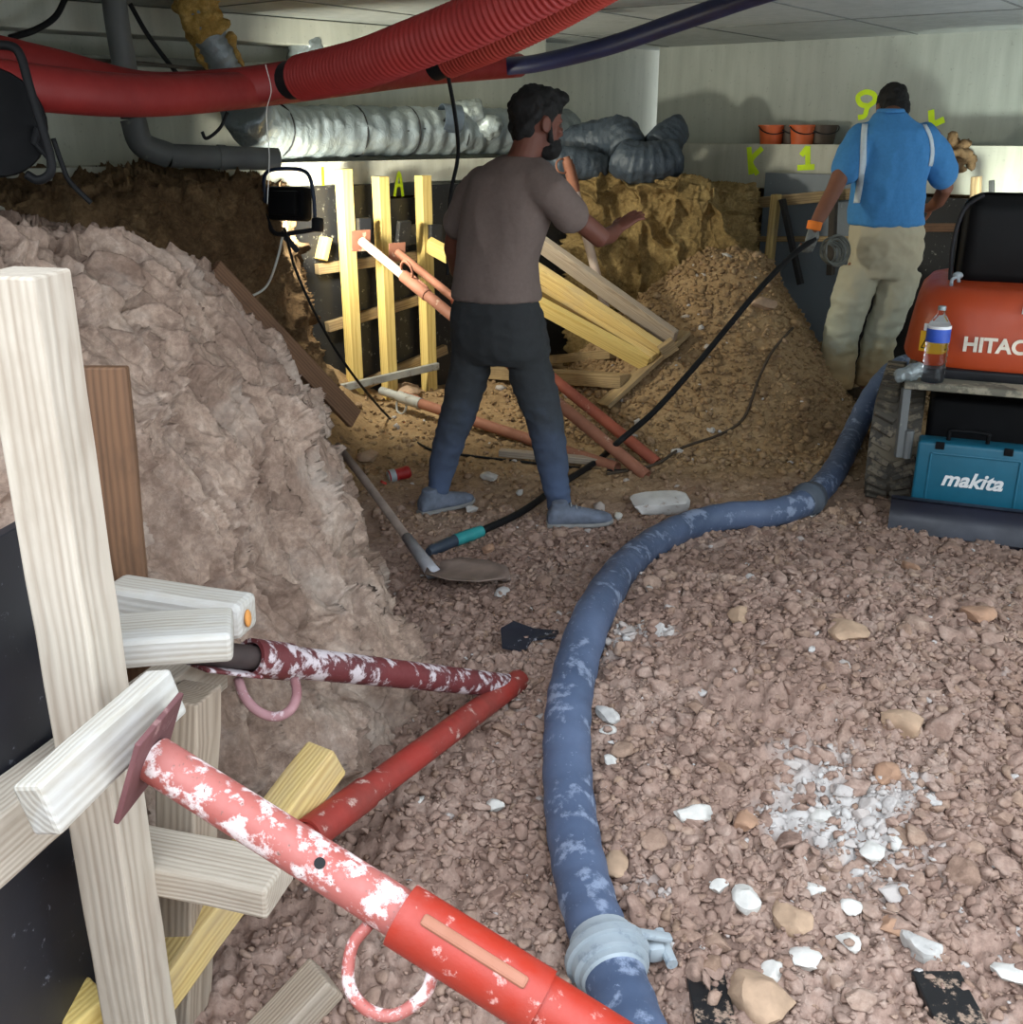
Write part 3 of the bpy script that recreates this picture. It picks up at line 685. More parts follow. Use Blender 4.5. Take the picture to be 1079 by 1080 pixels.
# upper crusted prop and lower red prop
A0 = D(268, 694, 2.05); A1 = Gt(540, 724, .02)
t = empty('steel_prop', A1, 'crusted dark red steel prop lying level against the earth face', 'prop'); ax = (A1-A0).normalized()
mb = MB(); mb.pipe([A0, A1], .033, .004, 24); link('outer_tube', mb.mesh(), M_redd, t, smooth=40)
mb = MB(); mb.pipe([A0-ax*.012, A0+ax*.10], .038, .008, 24); link('collar', mb.mesh(), M_redd, t, smooth=40)
mb = MB(); mb.tube([A0-ax*.34, A0+ax*.05], .024, 16); link('inner_tube', mb.mesh(), plain('blackened_steel', srgb(60, 48, 46), .7), t, smooth=40)
mb = MB(); mb.beam(A0-ax*.16+V((0, 0, -.03)), A0-ax*.01+V((0, 0, -.034)), .07, .008); link('pin_plate', mb.mesh(), M_redd, t)
hp = [D(*q) for q in ((251, 716, 2.02), (258, 735, 2.0), (272, 750, 1.99), (290, 756, 1.99), (306, 749, 2.0), (313, 733, 2.02), (311, 716, 2.04))]
mb = MB(); mb.tube(spline(hp, 5), .0095, 10); link('pin_handle', mb.mesh(), worn('pink_crusted_steel', srgb(170, 130, 134), srgb(206, 190, 194), srgb(120, 74, 76), .55, 18, .6), t, smooth=True)
B0 = D(264, 926, 1.94); B1 = Gt(548, 717, .02)
t = prop(B0, B1, 'dirty red steel prop rising from the soil to behind the front timbers', None, .027, .032, .15, M_redm, M_redm, M_redm, plate=0, slot=None, holes=False, bplate=False)
# --- formwork at the back: panels, posts, rails, props
zt = 1.30
def panelL(p0, p1, z0, z1, off, label, m=M_film, name='formwork_sheet', grp=None):
    a = pL+nL*off+dL*p0; b = pL+nL*off+dL*p1
    mb = MB(); mb.box((a+b)/2+V((0, 0, (z0+z1)/2)), ((b-a).length, .021, z1-z0), frame(dL), .002)
    return tag(link(name, mb.mesh(), m, origin=a+V((0, 0, z0))), label, 'formwork panel', grp)
def sL(px, py, off): q = onL(px, py, off); return (q-pL-nL*off).dot(dL), q
panelL(-.12, sL(362, 300, .03)[0]-.002, 0, zt, .02, 'black paint-speckled formwork panel beside the floodlight')
panelL(sL(362, 300, .03)[0], sL(404, 300, .03)[0]-.002, -.0, zt, .02, 'black formwork panel between the first and second yellow posts')
panelL(sL(404, 300, .03)[0], sL(447, 300, .03)[0]-.002, 0, zt-.09, .02, 'black formwork panel between the second and third yellow posts')
panelL(sL(447, 300, .03)[0], sL(447, 300, .03)[0]+1.55, 0, zt-.02, .02, 'black formwork panel running behind the man in the taupe shirt')
posts = []
for (px, py, bx_, by_, lab) in ((362, 178, 377, 437, 'fresh yellow formwork post nearest the floodlight'), (401, 186, 413, 436, 'middle of the three fresh yellow formwork posts'), (446, 185, 454, 424, 'fresh yellow formwork post nearest the man in the taupe shirt')):
    tq = onL(px, py, .125); bq = V((tq.x, tq.y, 0)); b2 = onL(bx_, by_, .125)
    bq = bq+dL*(b2-tq).dot(dL)*.6
    timber('formwork_post', V((bq.x, bq.y, -.02)), tq, .075, .075, M_wpost, lab, 'post', 'yellow posts of the rear formwork', up=dL, bevel=.003); posts.append((bq, tq))
for (x0, y0, x1, y1, lab) in ((334, 284, 452, 268, 'upper timber rail between the yellow posts and the black panels'), (345, 345, 455, 312, 'middle timber rail between the yellow posts and the black panels'), (378, 408, 470, 368, 'lowest timber rail between the yellow posts and the black panels')):
    timber('timber_rail', onL(x0, y0, .058), onL(x1, y1, .058), .045, .06, M_wdirty, lab, group='rails of the rear formwork')
timber('timber_offcut', onL(338, 280, .06)+V((0, 0, .033)), onL(343, 250, .06)+V((0, 0, .0)), .10, .04, M_wpost, 'pale timber offcut standing on the upper rail near the floodlight', up=dL)
timber('formwork_lath', onL(352, 411, .19), onL(462, 386, .19), .03, .045, M_zinc, 'thin grey straight bar across the feet of the yellow posts', 'bar')
for (px, py, lab, k) in ((384, 244, 'black-faced block behind the first rusty prop plate', 0), (425, 246, 'black-faced tilted block behind the second rusty prop plate', 1), (459, 250, 'black-faced block fixed to the third yellow post', 2)):
    q = onL(px, py, .185); mb = MB(); up = (0, 0, 1) if k != 1 else (.25, -.1, 1)
    mb.box(q, (.085, .035, .15), frame(dL, up), .003); tag(link('packing_block', mb.mesh(), M_film, origin=q), lab, 'block', 'packing blocks on the yellow posts')
q = onL(438, 247, .07); mb = MB(); mb.box(q, (.16, .03, .12), frame(dL), .003); tag(link('packing_board', mb.mesh(), M_film, origin=q), 'small black board set between the second and third yellow posts', 'board')
h1 = onL(381, 254, .235); b1 = Gt(683, 503, .01)
prop(h1, b1, 'pale rusty prop bearing on the first yellow post with a looped pin', 'rusty props of the rear formwork', .026, .031, .17, M_steelp, M_rust, M_rust, M_rust, .12, bplate=False, handle=(0, -.4, 1), hr=.007, hs=.09, holes=False, plateN=(-.55, .8, .1))
h2 = onL(419, 266, .235); b2 = Gt(694, 489, .01)
prop(h2, b2, 'reddish prop bearing on the second yellow post', 'rusty props of the rear formwork', .024, .030, .25, M_rust, M_rustr, M_rustr, M_rust, .11, bplate=False, holes=False, slot=None, plateN=(-.55, .8, .1))
h3 = onL(402, 412, .24); b3 = Gt(652, 494, .02)
prop(h3, b3, 'rusty prop lying low across the pit floor behind the walking man', 'rusty props of the rear formwork', .026, .030, .09, M_zinc, M_rust, M_zinc, M_zinc, 0, bplate=False, handle=(0, -.3, -1), hr=.007, hs=.08, holes=False)
timber('timber_offcut', Gt(527, 477, .03), Gt(648, 488, .03), .05, .035, M_wgrey, 'grey batten lying on the pit floor under the low rusty prop')
# plank pile leaning to the right behind the man
dr = M_wdirty
timber('timber_plank', onL(452, 258, .20), Gt(684, 384, .05), .045, .10, M_wpost, 'long yellow plank slanting down behind the man, lowest of the leaning planks', 'plank', 'planks leaning behind the walking man', up=(0, -.5, 1))
timber('timber_plank', onL(530, 228, .30), Gt(712, 358, .09), .04, .12, M_wgrey, 'grey plank on top of the leaning planks behind the man', 'plank', 'planks leaning behind the walking man', up=(0, -.6, 1))
timber('timber_plank', onL(520, 256, .26), Gt(698, 372, .08), .05, .11, M_wyel, 'second plank from the top of the leaning planks behind the man', 'plank', 'planks leaning behind the walking man', up=(0, -.6, 1))
timber('timber_plank', onL(515, 276, .22), Gt(690, 380, .07), .045, .08, M_wyel, 'third plank from the top, lit pale yellow, of the leaning planks', 'plank', 'planks leaning behind the walking man', up=(0, -.6, 1))
timber('timber_board', Gt(636, 428, .05), Gt(722, 350, .04), .16, .025, M_wdirty, 'dirty thin board edge-on at the foot of the leaning planks', 'board', up=(.5, .3, 1))
timber('timber_offcut', Gt(575, 380, .05), Gt(648, 373, .05), .07, .06, M_wdirty, 'dirty timber lying behind the other one at the foot of the planks')
timber('timber_offcut', Gt(512, 392, .05), Gt(660, 402, .05), .09, .08, M_wdirty, 'short square timber lying on the pit floor beside the man')
timber('timber_offcut', Gt(697, 372, .14), Gt(712, 362, .16), .09, .07, M_wdirty, 'short timber chunk caught behind the planks under the clay block')
# upright rusty prop standing against the clay block behind the man's face
h4 = P(597, 165, 7.15); b4 = V((.72, 7.0, .15))
prop(h4, b4, 'pale rusty prop leaning in the corner beside the clay block', 'rusty props of the rear formwork', .024, .03, .02, M_rust, M_steelp, M_rust, M_rust, 0, handle=(-.6, -.4, 0), hr=.006, hs=.08, holes=False)
timber('timber_plank', P(224, 284, 3.95), P(374, 442, 4.4), .09, .028, M_wbrown, 'dirty brown plank leaning down the edge of the earth bank', 'plank', up=(.6, -1, .6))
# --- right hand formwork
q0 = onR(800, 285, 0.35); q1 = onR(908, 285, 0.35)
mb = MB(); c = (q0+q1)/2; mb.box(V((c.x, c.y, .66)), ((q1-q0).length, .02, 1.33), frame(dR), .002); tag(link('formwork_sheet', mb.mesh(), M_sheet, origin=(c.x, c.y, 0)), 'grey coated panel behind the trestle legs under the yellow letters', 'formwork panel')
q0 = onR(912, 285, 0.35); q1 = onR(1140, 285, 0.35)
mb = MB(); c = (q0+q1)/2; mb.box(V((c.x, c.y, .6)), ((q1-q0).length, .02, 1.2), frame(dR), .002); tag(link('formwork_sheet', mb.mesh(), M_film, origin=(c.x, c.y, 0)), 'black formwork panel between the man in blue and the excavator seat', 'formwork panel')
timber('timber_rail', onR(797, 214, 0.49), onR(912, 203, 0.49), .03, .07, M_wdirty, 'pale horizontal rail nailed across the grey coated panel', up=(0, 0, 1))
timber('timber_rail', onR(797, 252, 0.49), onR(900, 252, 0.49), .03, .035, M_wdirty, 'thin lower rail across the grey coated panel')
timber('trestle_post', onR(810, 284, 0.55)+V((0, 0, -.1)), onR(819, 205, 0.55), .07, .05, M_wyel, 'pale upright leg standing before the grey coated panel', 'post', up=dR)
timber('trestle_post', onR(846, 284, 0.58)+V((0, 0, -.1)), onR(825, 210, 0.58), .06, .03, plain('blackened_timber', srgb(36, 34, 34), .8), 'dark slanting leg beside the pale upright leg', 'post', up=dR)
timber('trestle_post', onR(876, 290, 0.55), onR(880, 200, 0.55), .06, .04, plain('dark_timber', srgb(62, 54, 46), .8), 'dark upright leg just left of the gloved hand', 'post', up=dR)
timber('trestle_post', onR(1027, 250, 0.55), onR(1030, 186, 0.55), .07, .05, M_wdirty, 'brownish upright post above the excavator seat', 'post', up=dR)
timber('trestle_post', onR(1046, 250, 0.52), onR(1046, 190, 0.52), .03, .03, plain('dark_steel', srgb(40, 40, 40), .6), 'thin dark upright bar above the excavator seat', 'bar', up=dR)
timber('timber_rail', onR(958, 240, 0.60), onR(1090, 240, 0.60), .05, .05, M_wbrown, 'brown rail behind the excavator seat', up=(0, 0, 1))
# --- graffiti on the footing and walls
def spray(name, pts, plane, label, off, r=.016, parent=None):
    mb = MB()
    for st in pts:
        q = [plane(x, y, off) for x, y in st]; q = spline(q, 5) if len(q) > 2 else q; mb.tube(q, r, 8)
    me = mb.mesh(); n = nL if plane is onL else nR; q0 = plane(pts[0][0][0], pts[0][0][1], off); nn = np.array(n); o0 = np.array(q0)
    for v in me.vertices:
        d = np.dot(np.array(v.co)-o0, nn); v.co = V(np.array(v.co)-nn*d*.94)
    return tag(link(name, me, M_neon, origin=q0), label, 'graffiti')
spray('painted_letter', [[(790, 155), (792, 184)], [(804, 156), (792, 170), (799, 184)]], onR, 'neon yellow letter K sprayed on the footing below the orange buckets', .282, .019)
spray('painted_numeral', [[(852, 154), (852, 178)], [(852, 155), (845, 164)], [(841, 177), (859, 176)]], onR, 'neon yellow numeral 1 sprayed on the footing below the orange buckets', .282, .019)
spray('painted_numeral', [[(918, 112), (908, 110), (905, 102), (913, 97), (922, 100), (922, 107), (915, 113), (912, 122), (905, 124)]], onR, 'neon yellow looped mark sprayed on the wall beside the man in blue', .003, .017)
spray('painted_letter', [[(982, 116), (984, 130), (996, 126)]], onR, 'faint neon yellow mark on the bright wall right of the man in blue', .003, .02)
spray('painted_letter', [[(416, 207), (421, 182), (425, 207)], [(417, 196), (425, 195)]], onL, 'thin neon yellow letter A sprayed on the footing between two yellow posts', .004, .010)
spray('painted_stroke', [[(340, 176), (341, 198)]], onL, 'thin neon yellow stroke on the footing beside the floodlight', .004, .010)
# --- pipes overhead
def corr(pts, dep, r, pitch=.016, amp=.0035):
    q = spline([D(x, y, d) for x, y, d in pts], 10)
    L = [0]
    for a, b in zip(q, q[1:]): L.append(L[-1]+(b-a).length)
    n = int(L[-1]/pitch*4); out = []; rs = []
    for i in range(n+1):
        s = L[-1]*i/n; j = min(len(q)-2, max(0, int(np.searchsorted(L, s))-1)); t = (s-L[j])/max(1e-6, L[j+1]-L[j])
        out.append(q[j].lerp(q[j+1], t)); rs.append(r+amp*math.sin(i*math.pi/2))
    return out, rs
def conduit(pts, r, m, label, corrugated=True, grp='red conduits under the ceiling', parts=()):
    t = empty('cable_conduit', D(*pts[0]), label, 'conduit', grp)
    mb = MB()
    if corrugated: q, rs = corr(pts, 0, r)
    else: q = spline([D(*p) for p in pts], 8); rs = [r]*len(q)
    mb.tube(q, rs, 22, cap=False); o = link('sleeve', mb.mesh(), m, t, smooth=True)
    md = o.modifiers.new('s', 'SOLIDIFY'); md.thickness = .004; md.offset = -1
    return t, q
R1 = [(-420, 40, 2.1), (-70, 78, 2.55), (60, 95, 2.75), (160, 101, 3.05), (260, 95, 3.5), (360, 85, 4.1), (460, 75, 4.85), (547, 69, 5.45)]
conduit(R1, .058, M_conduit, 'smooth red conduit hanging lowest, with the blue pipe leaving its end', False)
conduit([(-420, 10, 2.6), (-70, 48, 3.05), (50, 72, 3.1), (150, 96, 3.3), (240, 93, 3.45), (318, 82, 3.6)], .060, M_conduit, 'dark red conduit entering at the left edge above the black drum', False)
t2, q2 = conduit([(318, 82, 2.95), (380, 68, 2.75), (430, 50, 2.62), (500, 22, 2.5), (570, -12, 2.4), (640, -50, 2.3)], .058, M_conduit, 'thick ribbed red conduit rising to the top edge, longest of the ribbed ones')
t3, q3 = conduit([(472, 64, 3.9), (520, 45, 3.75), (580, 16, 3.6), (640, -18, 3.4), (680, -42, 3.25)], .060, M_conduito, 'dusty orange red ribbed conduit beside the blue pipe')
mb = MB(); mb.pipe([q2[0]-(q2[4]-q2[0]).normalized()*.06, q2[2]], .052, .004, 22); link('end_stub', mb.mesh(), M_black, t2, smooth=40)  # black stub at the open end of the conduit
mb = MB(); mb.pipe([q3[0]-(q3[4]-q3[0]).normalized()*.07, q3[2]], .054, .004, 22); link('end_stub', mb.mesh(), M_black, t3, smooth=40)
bp = [(535, 70, 5.3), (570, 66, 5.2), (640, 49, 5.0), (710, 25, 4.7), (790, -3, 4.3), (830, -15, 4.1)]
tubeobj('water_pipe', spline([D(*p) for p in bp], 8), .042, M_bluep, 'dark blue pipe leaving the smooth red conduit towards the top right', 'pipe', n=18)
def ptext(body, size, M, loc, m, parent, name='lettering', ext=.0015, shear=0, bold=0):
    c = bpy.data.curves.new('f', 'FONT'); c.body = body; c.size = size; c.extrude = ext; c.shear = shear; c.align_x = 'CENTER'; c.align_y = 'CENTER'; c.offset = bold
    o = bpy.data.objects.new('f', c); COL.objects.link(o); dg = bpy.context.evaluated_depsgraph_get(); me = bpy.data.meshes.new_from_object(o.evaluated_get(dg)); bpy.data.objects.remove(o)
    me.transform(Matrix.Translation(loc) @ M.to_4x4()); return link(name, me, m, parent)
# grey waste pipe with elbow and open end
gy = onL(134, 60, .25)
pp = [onL(116, -40, .2), onL(123, 20, .2), onL(134, 85, .2), onL(140, 125, .21), onL(150, 152, .22), onL(178, 164, .24), onL(230, 166, .27), onL(293, 168, .33)]
t = empty('waste_pipe', pp[0], 'grey plastic waste pipe with an elbow and an open end by the floodlight', 'pipe')
mb = MB(); mb.pipe(spline(pp[:4], 6), .056, .005, 22); link('riser', mb.mesh(), M_pvc, t, smooth=40)
mb = MB(); mb.pipe(spline(pp[3:6], 8), .061, .006, 22); link('elbow', mb.mesh(), M_pvc, t, smooth=40)
mb = MB(); mb.pipe(spline(pp[5:], 6), .056, .005, 22); link('outlet', mb.mesh(), M_pvc, t, smooth=40)
mb = MB(); mb.pipe([pp[6], pp[6]+(pp[7]-pp[6])*.12], .0615, .006, 22); link('socket', mb.mesh(), M_pvc, t, smooth=40)
# lagged duct with torn yellow wool
f0 = [onL(190, -45, .3), onL(203, -5, .3), onL(216, 28, .3), onL(232, 58, .3), onL(256, 100, .22)]
t = empty('lagged_duct', f0[0], 'foil duct with torn yellow insulation wool coming down from the ceiling', 'duct')
q = spline(f0, 12); mb = MB(); mb.tube(q, [.078+.006*math.sin(k*2.2) for k in range(len(q))], 24); link('foil_sleeve', mb.mesh(), M_foil, t, smooth=True)
mb = MB(); mb.tube(q[2:30], [.098+.02*math.sin(k*1.7)*math.cos(k*.6) for k in range(28)], 24)
fo = remesh(mb, .012, 3, lambda x, y, z: .025*fbm(x*12, y*12, z*12, 3)); link('insulation_wool', fo, M_foam, t, smooth=True)
mb = MB(); mb.tube([q[28]+V((-.09, 0, .05)), q[36]+V((-.08, -.02, 0)), q[44]+V((-.07, -.02, -.04))], [.05, .035, .012], 10)
mb.tube([q[30]+V((.08, 0, .02)), q[40]+V((.09, -.02, 0))], [.03, .012], 10)
link('torn_wool', remesh(mb, .012, 3, lambda x, y, z: .02*fbm(x*14, y*14, z*14, 3)), M_foam, t, smooth=True)
# silver flexible duct along the ledge
def wrinkle(mb, vox, a, fx, m, name, parent=None, lab=None, cat=None, grp=None, sm=3):
    me = remesh(mb, vox, sm, lambda x, y, z: a*(1-2*np.abs(perlin(x*fx, y*fx, z*fx)))+a*.6*fbm(x*fx*2.1, y*fx*2.1, z*fx*2.1, 2))
    o = link(name, me, m, parent, smooth=True, origin=None if parent else me.vertices[0].co.copy()); return tag(o, lab, cat, grp)
dp = [onL(258, 112, .12), onL(272, 132, .05), onL(300, 146, -.03), onL(350, 149, -.1), onL(420, 150, -.1), onL(480, 151, -.1), onL(545, 150, -.1), onL(600, 151, -.1)]
t = empty('flexible_duct', dp[0], 'long silver foil duct lying on the concrete ledge behind the men', 'duct')
for p_ in dp[2:]: p_.z = LED+.165
q = spline(dp, 14); mb = MB(); mb.tube(q, [.135+.006*math.sin(k*1.9) for k in range(len(q))], 26)
wrinkle(mb, .014, .010, 9, M_foil, 'foil_sleeve', t, sm=2)
for k in (24, 47, 58, 70):
    mb = MB(); c = q[k]; mb.tube([c+frame(q[k+1]-q[k])@V((0, .142*math.cos(a), .142*math.sin(a))) for a in np.linspace(0, 2*math.pi, 28)[:-1]], .005, 6, closed=True); link('tie', mb.mesh(), M_black, t)
c = onL(322, 50, -.12); mb = MB(); mb.ellip(c, (.09, .07, .075)); mb.ellip(c+V((-.05, 0, -.06)), (.05, .05, .05))
wrinkle(mb, .010, .014, 12, M_clear, 'plastic_bag', None, 'crumpled clear plastic bundle on the wall above the red conduits', 'bag')
c = onL(498, 125, -.05); mb = MB(); mb.tube([c+V((-.1, 0, 0)), c+V((.06, .02, .01))], .10, 18); mb.ellip(c+V((.1, 0, -.05)), (.09, .08, .07))
wrinkle(mb, .010, .014, 12, M_clear, 'plastic_bag', None, 'crumpled silver plastic bundle on the duct just left of the man', 'bag')
c = onL(474, 126, .02); mb = MB(); mb.pipe([c+V((-.05, -.02, .01)), c+V((.06, .03, 0))], .085, .006, 20); tag(link('pipe_offcut', mb.mesh(), M_bagfoil, smooth=40, origin=c), 'dark grey pipe end beside the silver plastic bundle on the duct', 'pipe')
# fat grey sleeves on the clay block
def sleeve(pts, rs, lab, wr=.02):
    q = spline(pts, 8); q = spline(q, 3); mb = MB(); mb.tube(q, [r_*(1+.07*math.sin(k*1.15)*math.cos(k*.37)) for k, r_ in enumerate(np.interp(np.linspace(0, 1, len(q)), np.linspace(0, 1, len(rs)), rs))], 20)
    o = wrinkle(mb, .012, wr*.42, 9, M_bagfoil, 'duct_sleeve', None, lab, 'duct sleeve', 'grey duct sleeves on the clay block')
    return o
Yb = 7.45
sleeve([P(575, 156, Yb+.3), P(605, 153, Yb+.25), P(635, 147, Yb+.2), P(655, 146, Yb+.1), P(662, 160, Yb)], [.11, .12, .13, .14, .12], 'grey wrinkled sleeve bent in a hump behind the man in taupe')
sleeve([P(655, 164, Yb-.15), P(668, 172, Yb-.2), P(690, 172, Yb-.2), P(712, 166, Yb-.15)], [.12, .13, .13, .12], 'grey wrinkled sleeve lying in front on the clay block')
sleeve([P(694, 158, Yb), P(705, 146, Yb+.05), P(716, 134, Yb+.1), P(722, 130, Yb+.1)], [.12, .11, .09, .06], 'grey wrinkled sleeve standing up against the corner')
sleeve([P(560, 172, Yb), P(600, 172, Yb), P(640, 178, Yb)], [.10, .11, .08], 'dark slumped sleeve under the hump shaped one')
# --- buckets on the ledge
def bucket(c, r, h, m, lab, grp):
    t = empty('bucket', c, lab, 'bucket', grp)
    mb = MB(); mb.lathe([(r*.80, 0), (r, h), (r*1.05, h), (r*1.05, h-.012), (r*.98, h-.004), (r*.96, h), (r*.78, .006)], c, (0, 0, 1), 28); link('shell', mb.mesh(), m, t, smooth=40)
    mb = MB(); mb.tube([c+V((r*1.05*math.cos(a), -.02-r*.9*math.sin(a)*.8, h-.01-.05*math.sin(a))) for a in np.linspace(0, math.pi, 14)], .004, 6); link('bail', mb.mesh(), M_blackm, t)
    return t
for px, m, off, r, lab in ((813, M_bucket, .185, .095, 'orange bucket on the ledge above the letter K'), (835, M_bucketd, .11, .095, 'dark bucket on the ledge between the two orange ones'), (846, M_bucket, .185, .095, 'orange bucket on the ledge above the numeral 1'), (867, M_bucketd, .11, .10, 'dark bucket at the right end of the row on the ledge')):
    q = onR(px, 150, off); q = hit(px, 150, cor+nR*off, nR); q.z = 1.51; bucket(q, r*.95, .125, m, lab, 'buckets on the ledge')
q = onR(1008, 163, .38); q.z = 1.44; mb = MB()
for k in range(34): mb.ellip(q+V(rng.normal(0, .042, 3)), rng.uniform(.02, .05, 3), None, 8, 6)
tag(link('root_clump', remesh(mb, .014, 2, lambda x, y, z: .03*fbm(x*16, y*16, z*16, 3)), M_dark, smooth=True), 'dark clump of earth and roots against the bright wall right of the man in blue', 'clump')
# --- floodlight on the bank corner
lc = P(306, 215, 5.62)
t = empty('floodlight', lc+V((0, 0, -.12)), 'black work floodlight with tubular handle shining on the rear formwork', 'lamp')
fd = V((.35, .93, -.12)).normalized(); Mf = frame(fd)
mb = MB(); mb.box(lc, (.09, .22, .17), Mf, .02); mb.box(lc-fd*.06, (.05, .16, .12), Mf, .01); link('housing', mb.mesh(), M_blackg, t, smooth=30)
mb = MB(); mb.box(lc+fd*.048, (.004, .19, .14), Mf, .002); link('lamp_glass', mb.mesh(), M_lampglass, t)
hp = [lc+Mf@V(p) for p in ((-.02, .13, -.06), (-.02, .14, .06), (-.03, .12, .15), (-.03, 0, .17), (-.03, -.12, .15), (-.02, -.15, .04), (-.02, -.16, -.08))]
mb = MB(); mb.tube(spline(hp, 6), .010, 10); link('handle', mb.mesh(), plain('blue_black_tube', srgb(30, 44, 72), .4), t, smooth=True)
mb = MB(); mb.tube(spline([lc+Mf@V(p) for p in ((-.03, .13, -.06), (-.05, .06, -.15), (-.05, -.08, -.14), (-.03, -.18, -.12))], 6), .012, 10); mb.box(lc+Mf@V((-.03, -.18, -.10)), (.05, .05, .07), Mf, .01); link('stand', mb.mesh(), M_blackm, t, smooth=30)
mb = MB(); mb.beam(lc+V((-.06, .0, -.14)), lc+V((.02, .02, -.24)), .05, .03); link('bracket', mb.mesh(), M_blackm, t)
# --- black drum with tube frame on top of the bank
bY = 2.62
t = empty('drum_frame', P(30, 190, bY), 'black drum with bent tube frame on top of the bank at the left edge', 'cable reel')
c = P(-12, 130, bY); mb = MB(); M = frame((.55, -.83, 0)); mb.lathe([(.118, -.05), (.122, -.045), (.122, .045), (.118, .05), (.04, .055)], c, (.55, -.83, .05), 32); link('drum', mb.mesh(), M_blackg, t, smooth=40)
fp = [P(x, y, bY-.05) for x, y in ((-10, 47), (12, 49), (22, 60), (32, 95), (46, 140), (54, 170), (52, 184), (40, 190), (28, 184))]
mb = MB(); mb.tube(spline(fp, 6), .0105, 10); link('frame', mb.mesh(), M_black, t, smooth=True)
fp = [P(x, y, bY+.03) for x, y in ((56, 146), (66, 175), (74, 192), (96, 214))]
mb = MB(); mb.tube(spline(fp, 6), .0065, 8); link('strut', mb.mesh(), M_black, t, smooth=True)
mb = MB(); mb.tube([P(36, 150, bY), P(52, 168, bY)], .006, 8); mb.tube([P(40, 135, bY), P(36, 152, bY)], .009, 8); link('brace', mb.mesh(), M_black, t)
# --- cables
def cable(pts, r, m, lab, grp=None, name='cable'): return tubeobj(name, spline(pts, 8), r, m, lab, 'cable', grp, n=8)
cable([P(473, 82, 5.0), P(479, 115, 5.05), P(483, 150, 5.1), P(482, 172, 5.12), P(474, 215, 5.1), P(472, 290, 5.1)], .009, M_black, 'black cable hanging from the red conduits down behind the man')
cable([P(280, 68, 3.4), P(286, 95, 3.4), P(281, 120, 3.42), P(284, 165, 3.45), P(282, 215, 3.5)], .0012, M_white, 'thin white cord hanging from the red conduits to the floodlight')
cable([P(298, 250, 5.5), P(292, 275, 5.48), P(281, 302, 5.3), P(262, 314, 5.25), P(240, 324, 5.2)], .006, M_white, 'pale cord drooping on the dark earth below the floodlight')
cable([P(300, 240, 5.5), P(312, 285, 5.45), P(340, 345, 5.4), P(372, 395, 5.3), Gt(410, 440, .012), Gt(447, 471, .012), Gt(490, 480, .012), Gt(560, 488, .012), Gt(640, 496, .012), Gt(672, 494, .012)], .007, M_black, 'black cable from the floodlight down across the pit floor')
cable([Gt(640, 500, .01), Gt(690, 490, .03), Gt(720, 472, .03), Gt(760, 458, .03), Gt(785, 440, .03), Gt(800, 400, .03), Gt(815, 370, .03), Gt(836, 346, .03)], .008, plain('dusty_cable', srgb(70, 58, 46), .9), 'dusty cable winding over the gravel heap')
cable([onL(-30, 40, .1), onL(60, 60, .1), onL(140, 66, .12), onL(228, 74, .12), onL(300, 76, .1)], .009, plain('brown_cable', srgb(78, 72, 62), .7), 'taut brown cable along the wall behind the grey waste pipe')
cable([onL(137, 4, .1), onL(158, 40, .1), onL(190, 82, .1)], .012, M_black, 'black cable slanting down the wall right of the grey waste pipe')
cable([onL(70, -4, .1), onL(58, 18, .1), onL(36, 32, .1), onL(10, 40, .1)], .014, M_black, 'black cable curving at the top left corner')
cable([P(240, 118, 4.0), P(232, 135, 4.0), P(218, 146, 4.0), P(213, 139, 4.0)], .006, M_black, 'black cable tail curling below the red conduits')
cable([onL(380, 112, -.1), onL(400, 130, .0), onL(430, 138, .02), onL(460, 132, .02), onL(478, 120, .02)], .010, M_black, 'black cable looped over the silver duct')
# --- hose with couplings
hpx = [(700, 1180), (668, 1085), (641, 1010), (617, 940), (602, 860), (598, 780), (605, 715), (628, 645), (665, 592), (712, 560), (765, 545), (815, 541), (852, 527), (880, 497), (900, 458), (920, 418), (945, 388), (985, 372)]
hq = []
for k, (x, y) in enumerate(hpx):
    q = Gt(x, min(y, 1180), .055) if y < 1150 else G(x, y, .06); hq.append(q)
hq[-4:] = [P(900, 458, 5.40), P(920, 418, 5.62), P(945, 390, 5.80), P(985, 376, 5.95)]
t = empty('concrete_hose', hq[2], 'thick blue grey rubber hose snaking from the bottom edge to the excavator', 'hose')
q = spline(hq, 12)
mb = MB(); mb.tube(q, [.060+.0015*math.sin(k*1.3) for k in range(len(q))], 28); link('hose_body', mb.mesh(), M_hose, t, smooth=True)
k = 12*2; ax = (q[k+1]-q[k-1]).normalized()
mb = MB(); mb.lathe([(.061, -.055), (.066, -.05), (.067, -.036), (.076, -.032), (.078, -.012), (.070, -.006), (.070, .006), (.078, .012), (.076, .026), (.067, .030), (.066, .048), (.061, .052)], q[k], ax, 32); cp_ = link('coupling', mb.mesh(), M_coup, t, smooth=40)
sd = V((ax.y, -ax.x, 0)).normalized(); sd = sd if sd.x > 0 else -sd
mb = MB(); mb.lathe([(.078, -.012), (.086, -.009), (.086, .009), (.078, .012)], q[k], ax, 32); link('clamp_ring', mb.mesh(), M_coup, cp_, smooth=40)
mb = MB(); mb.box(q[k]+sd*.098, (.034, .035, .04), frame(ax), .01); mb.beam(q[k]+sd*.06+V((0, 0, .05)), q[k]+sd*.13+V((0, 0, .025)), .022, .012); mb.tube([q[k]+sd*.12-ax*.04, q[k]+sd*.12+ax*.045], .012, 10); link('clamp_lever', mb.mesh(), M_coup, cp_, smooth=30)
k = 12*12; ax = (q[k+1]-q[k-1]).normalized()
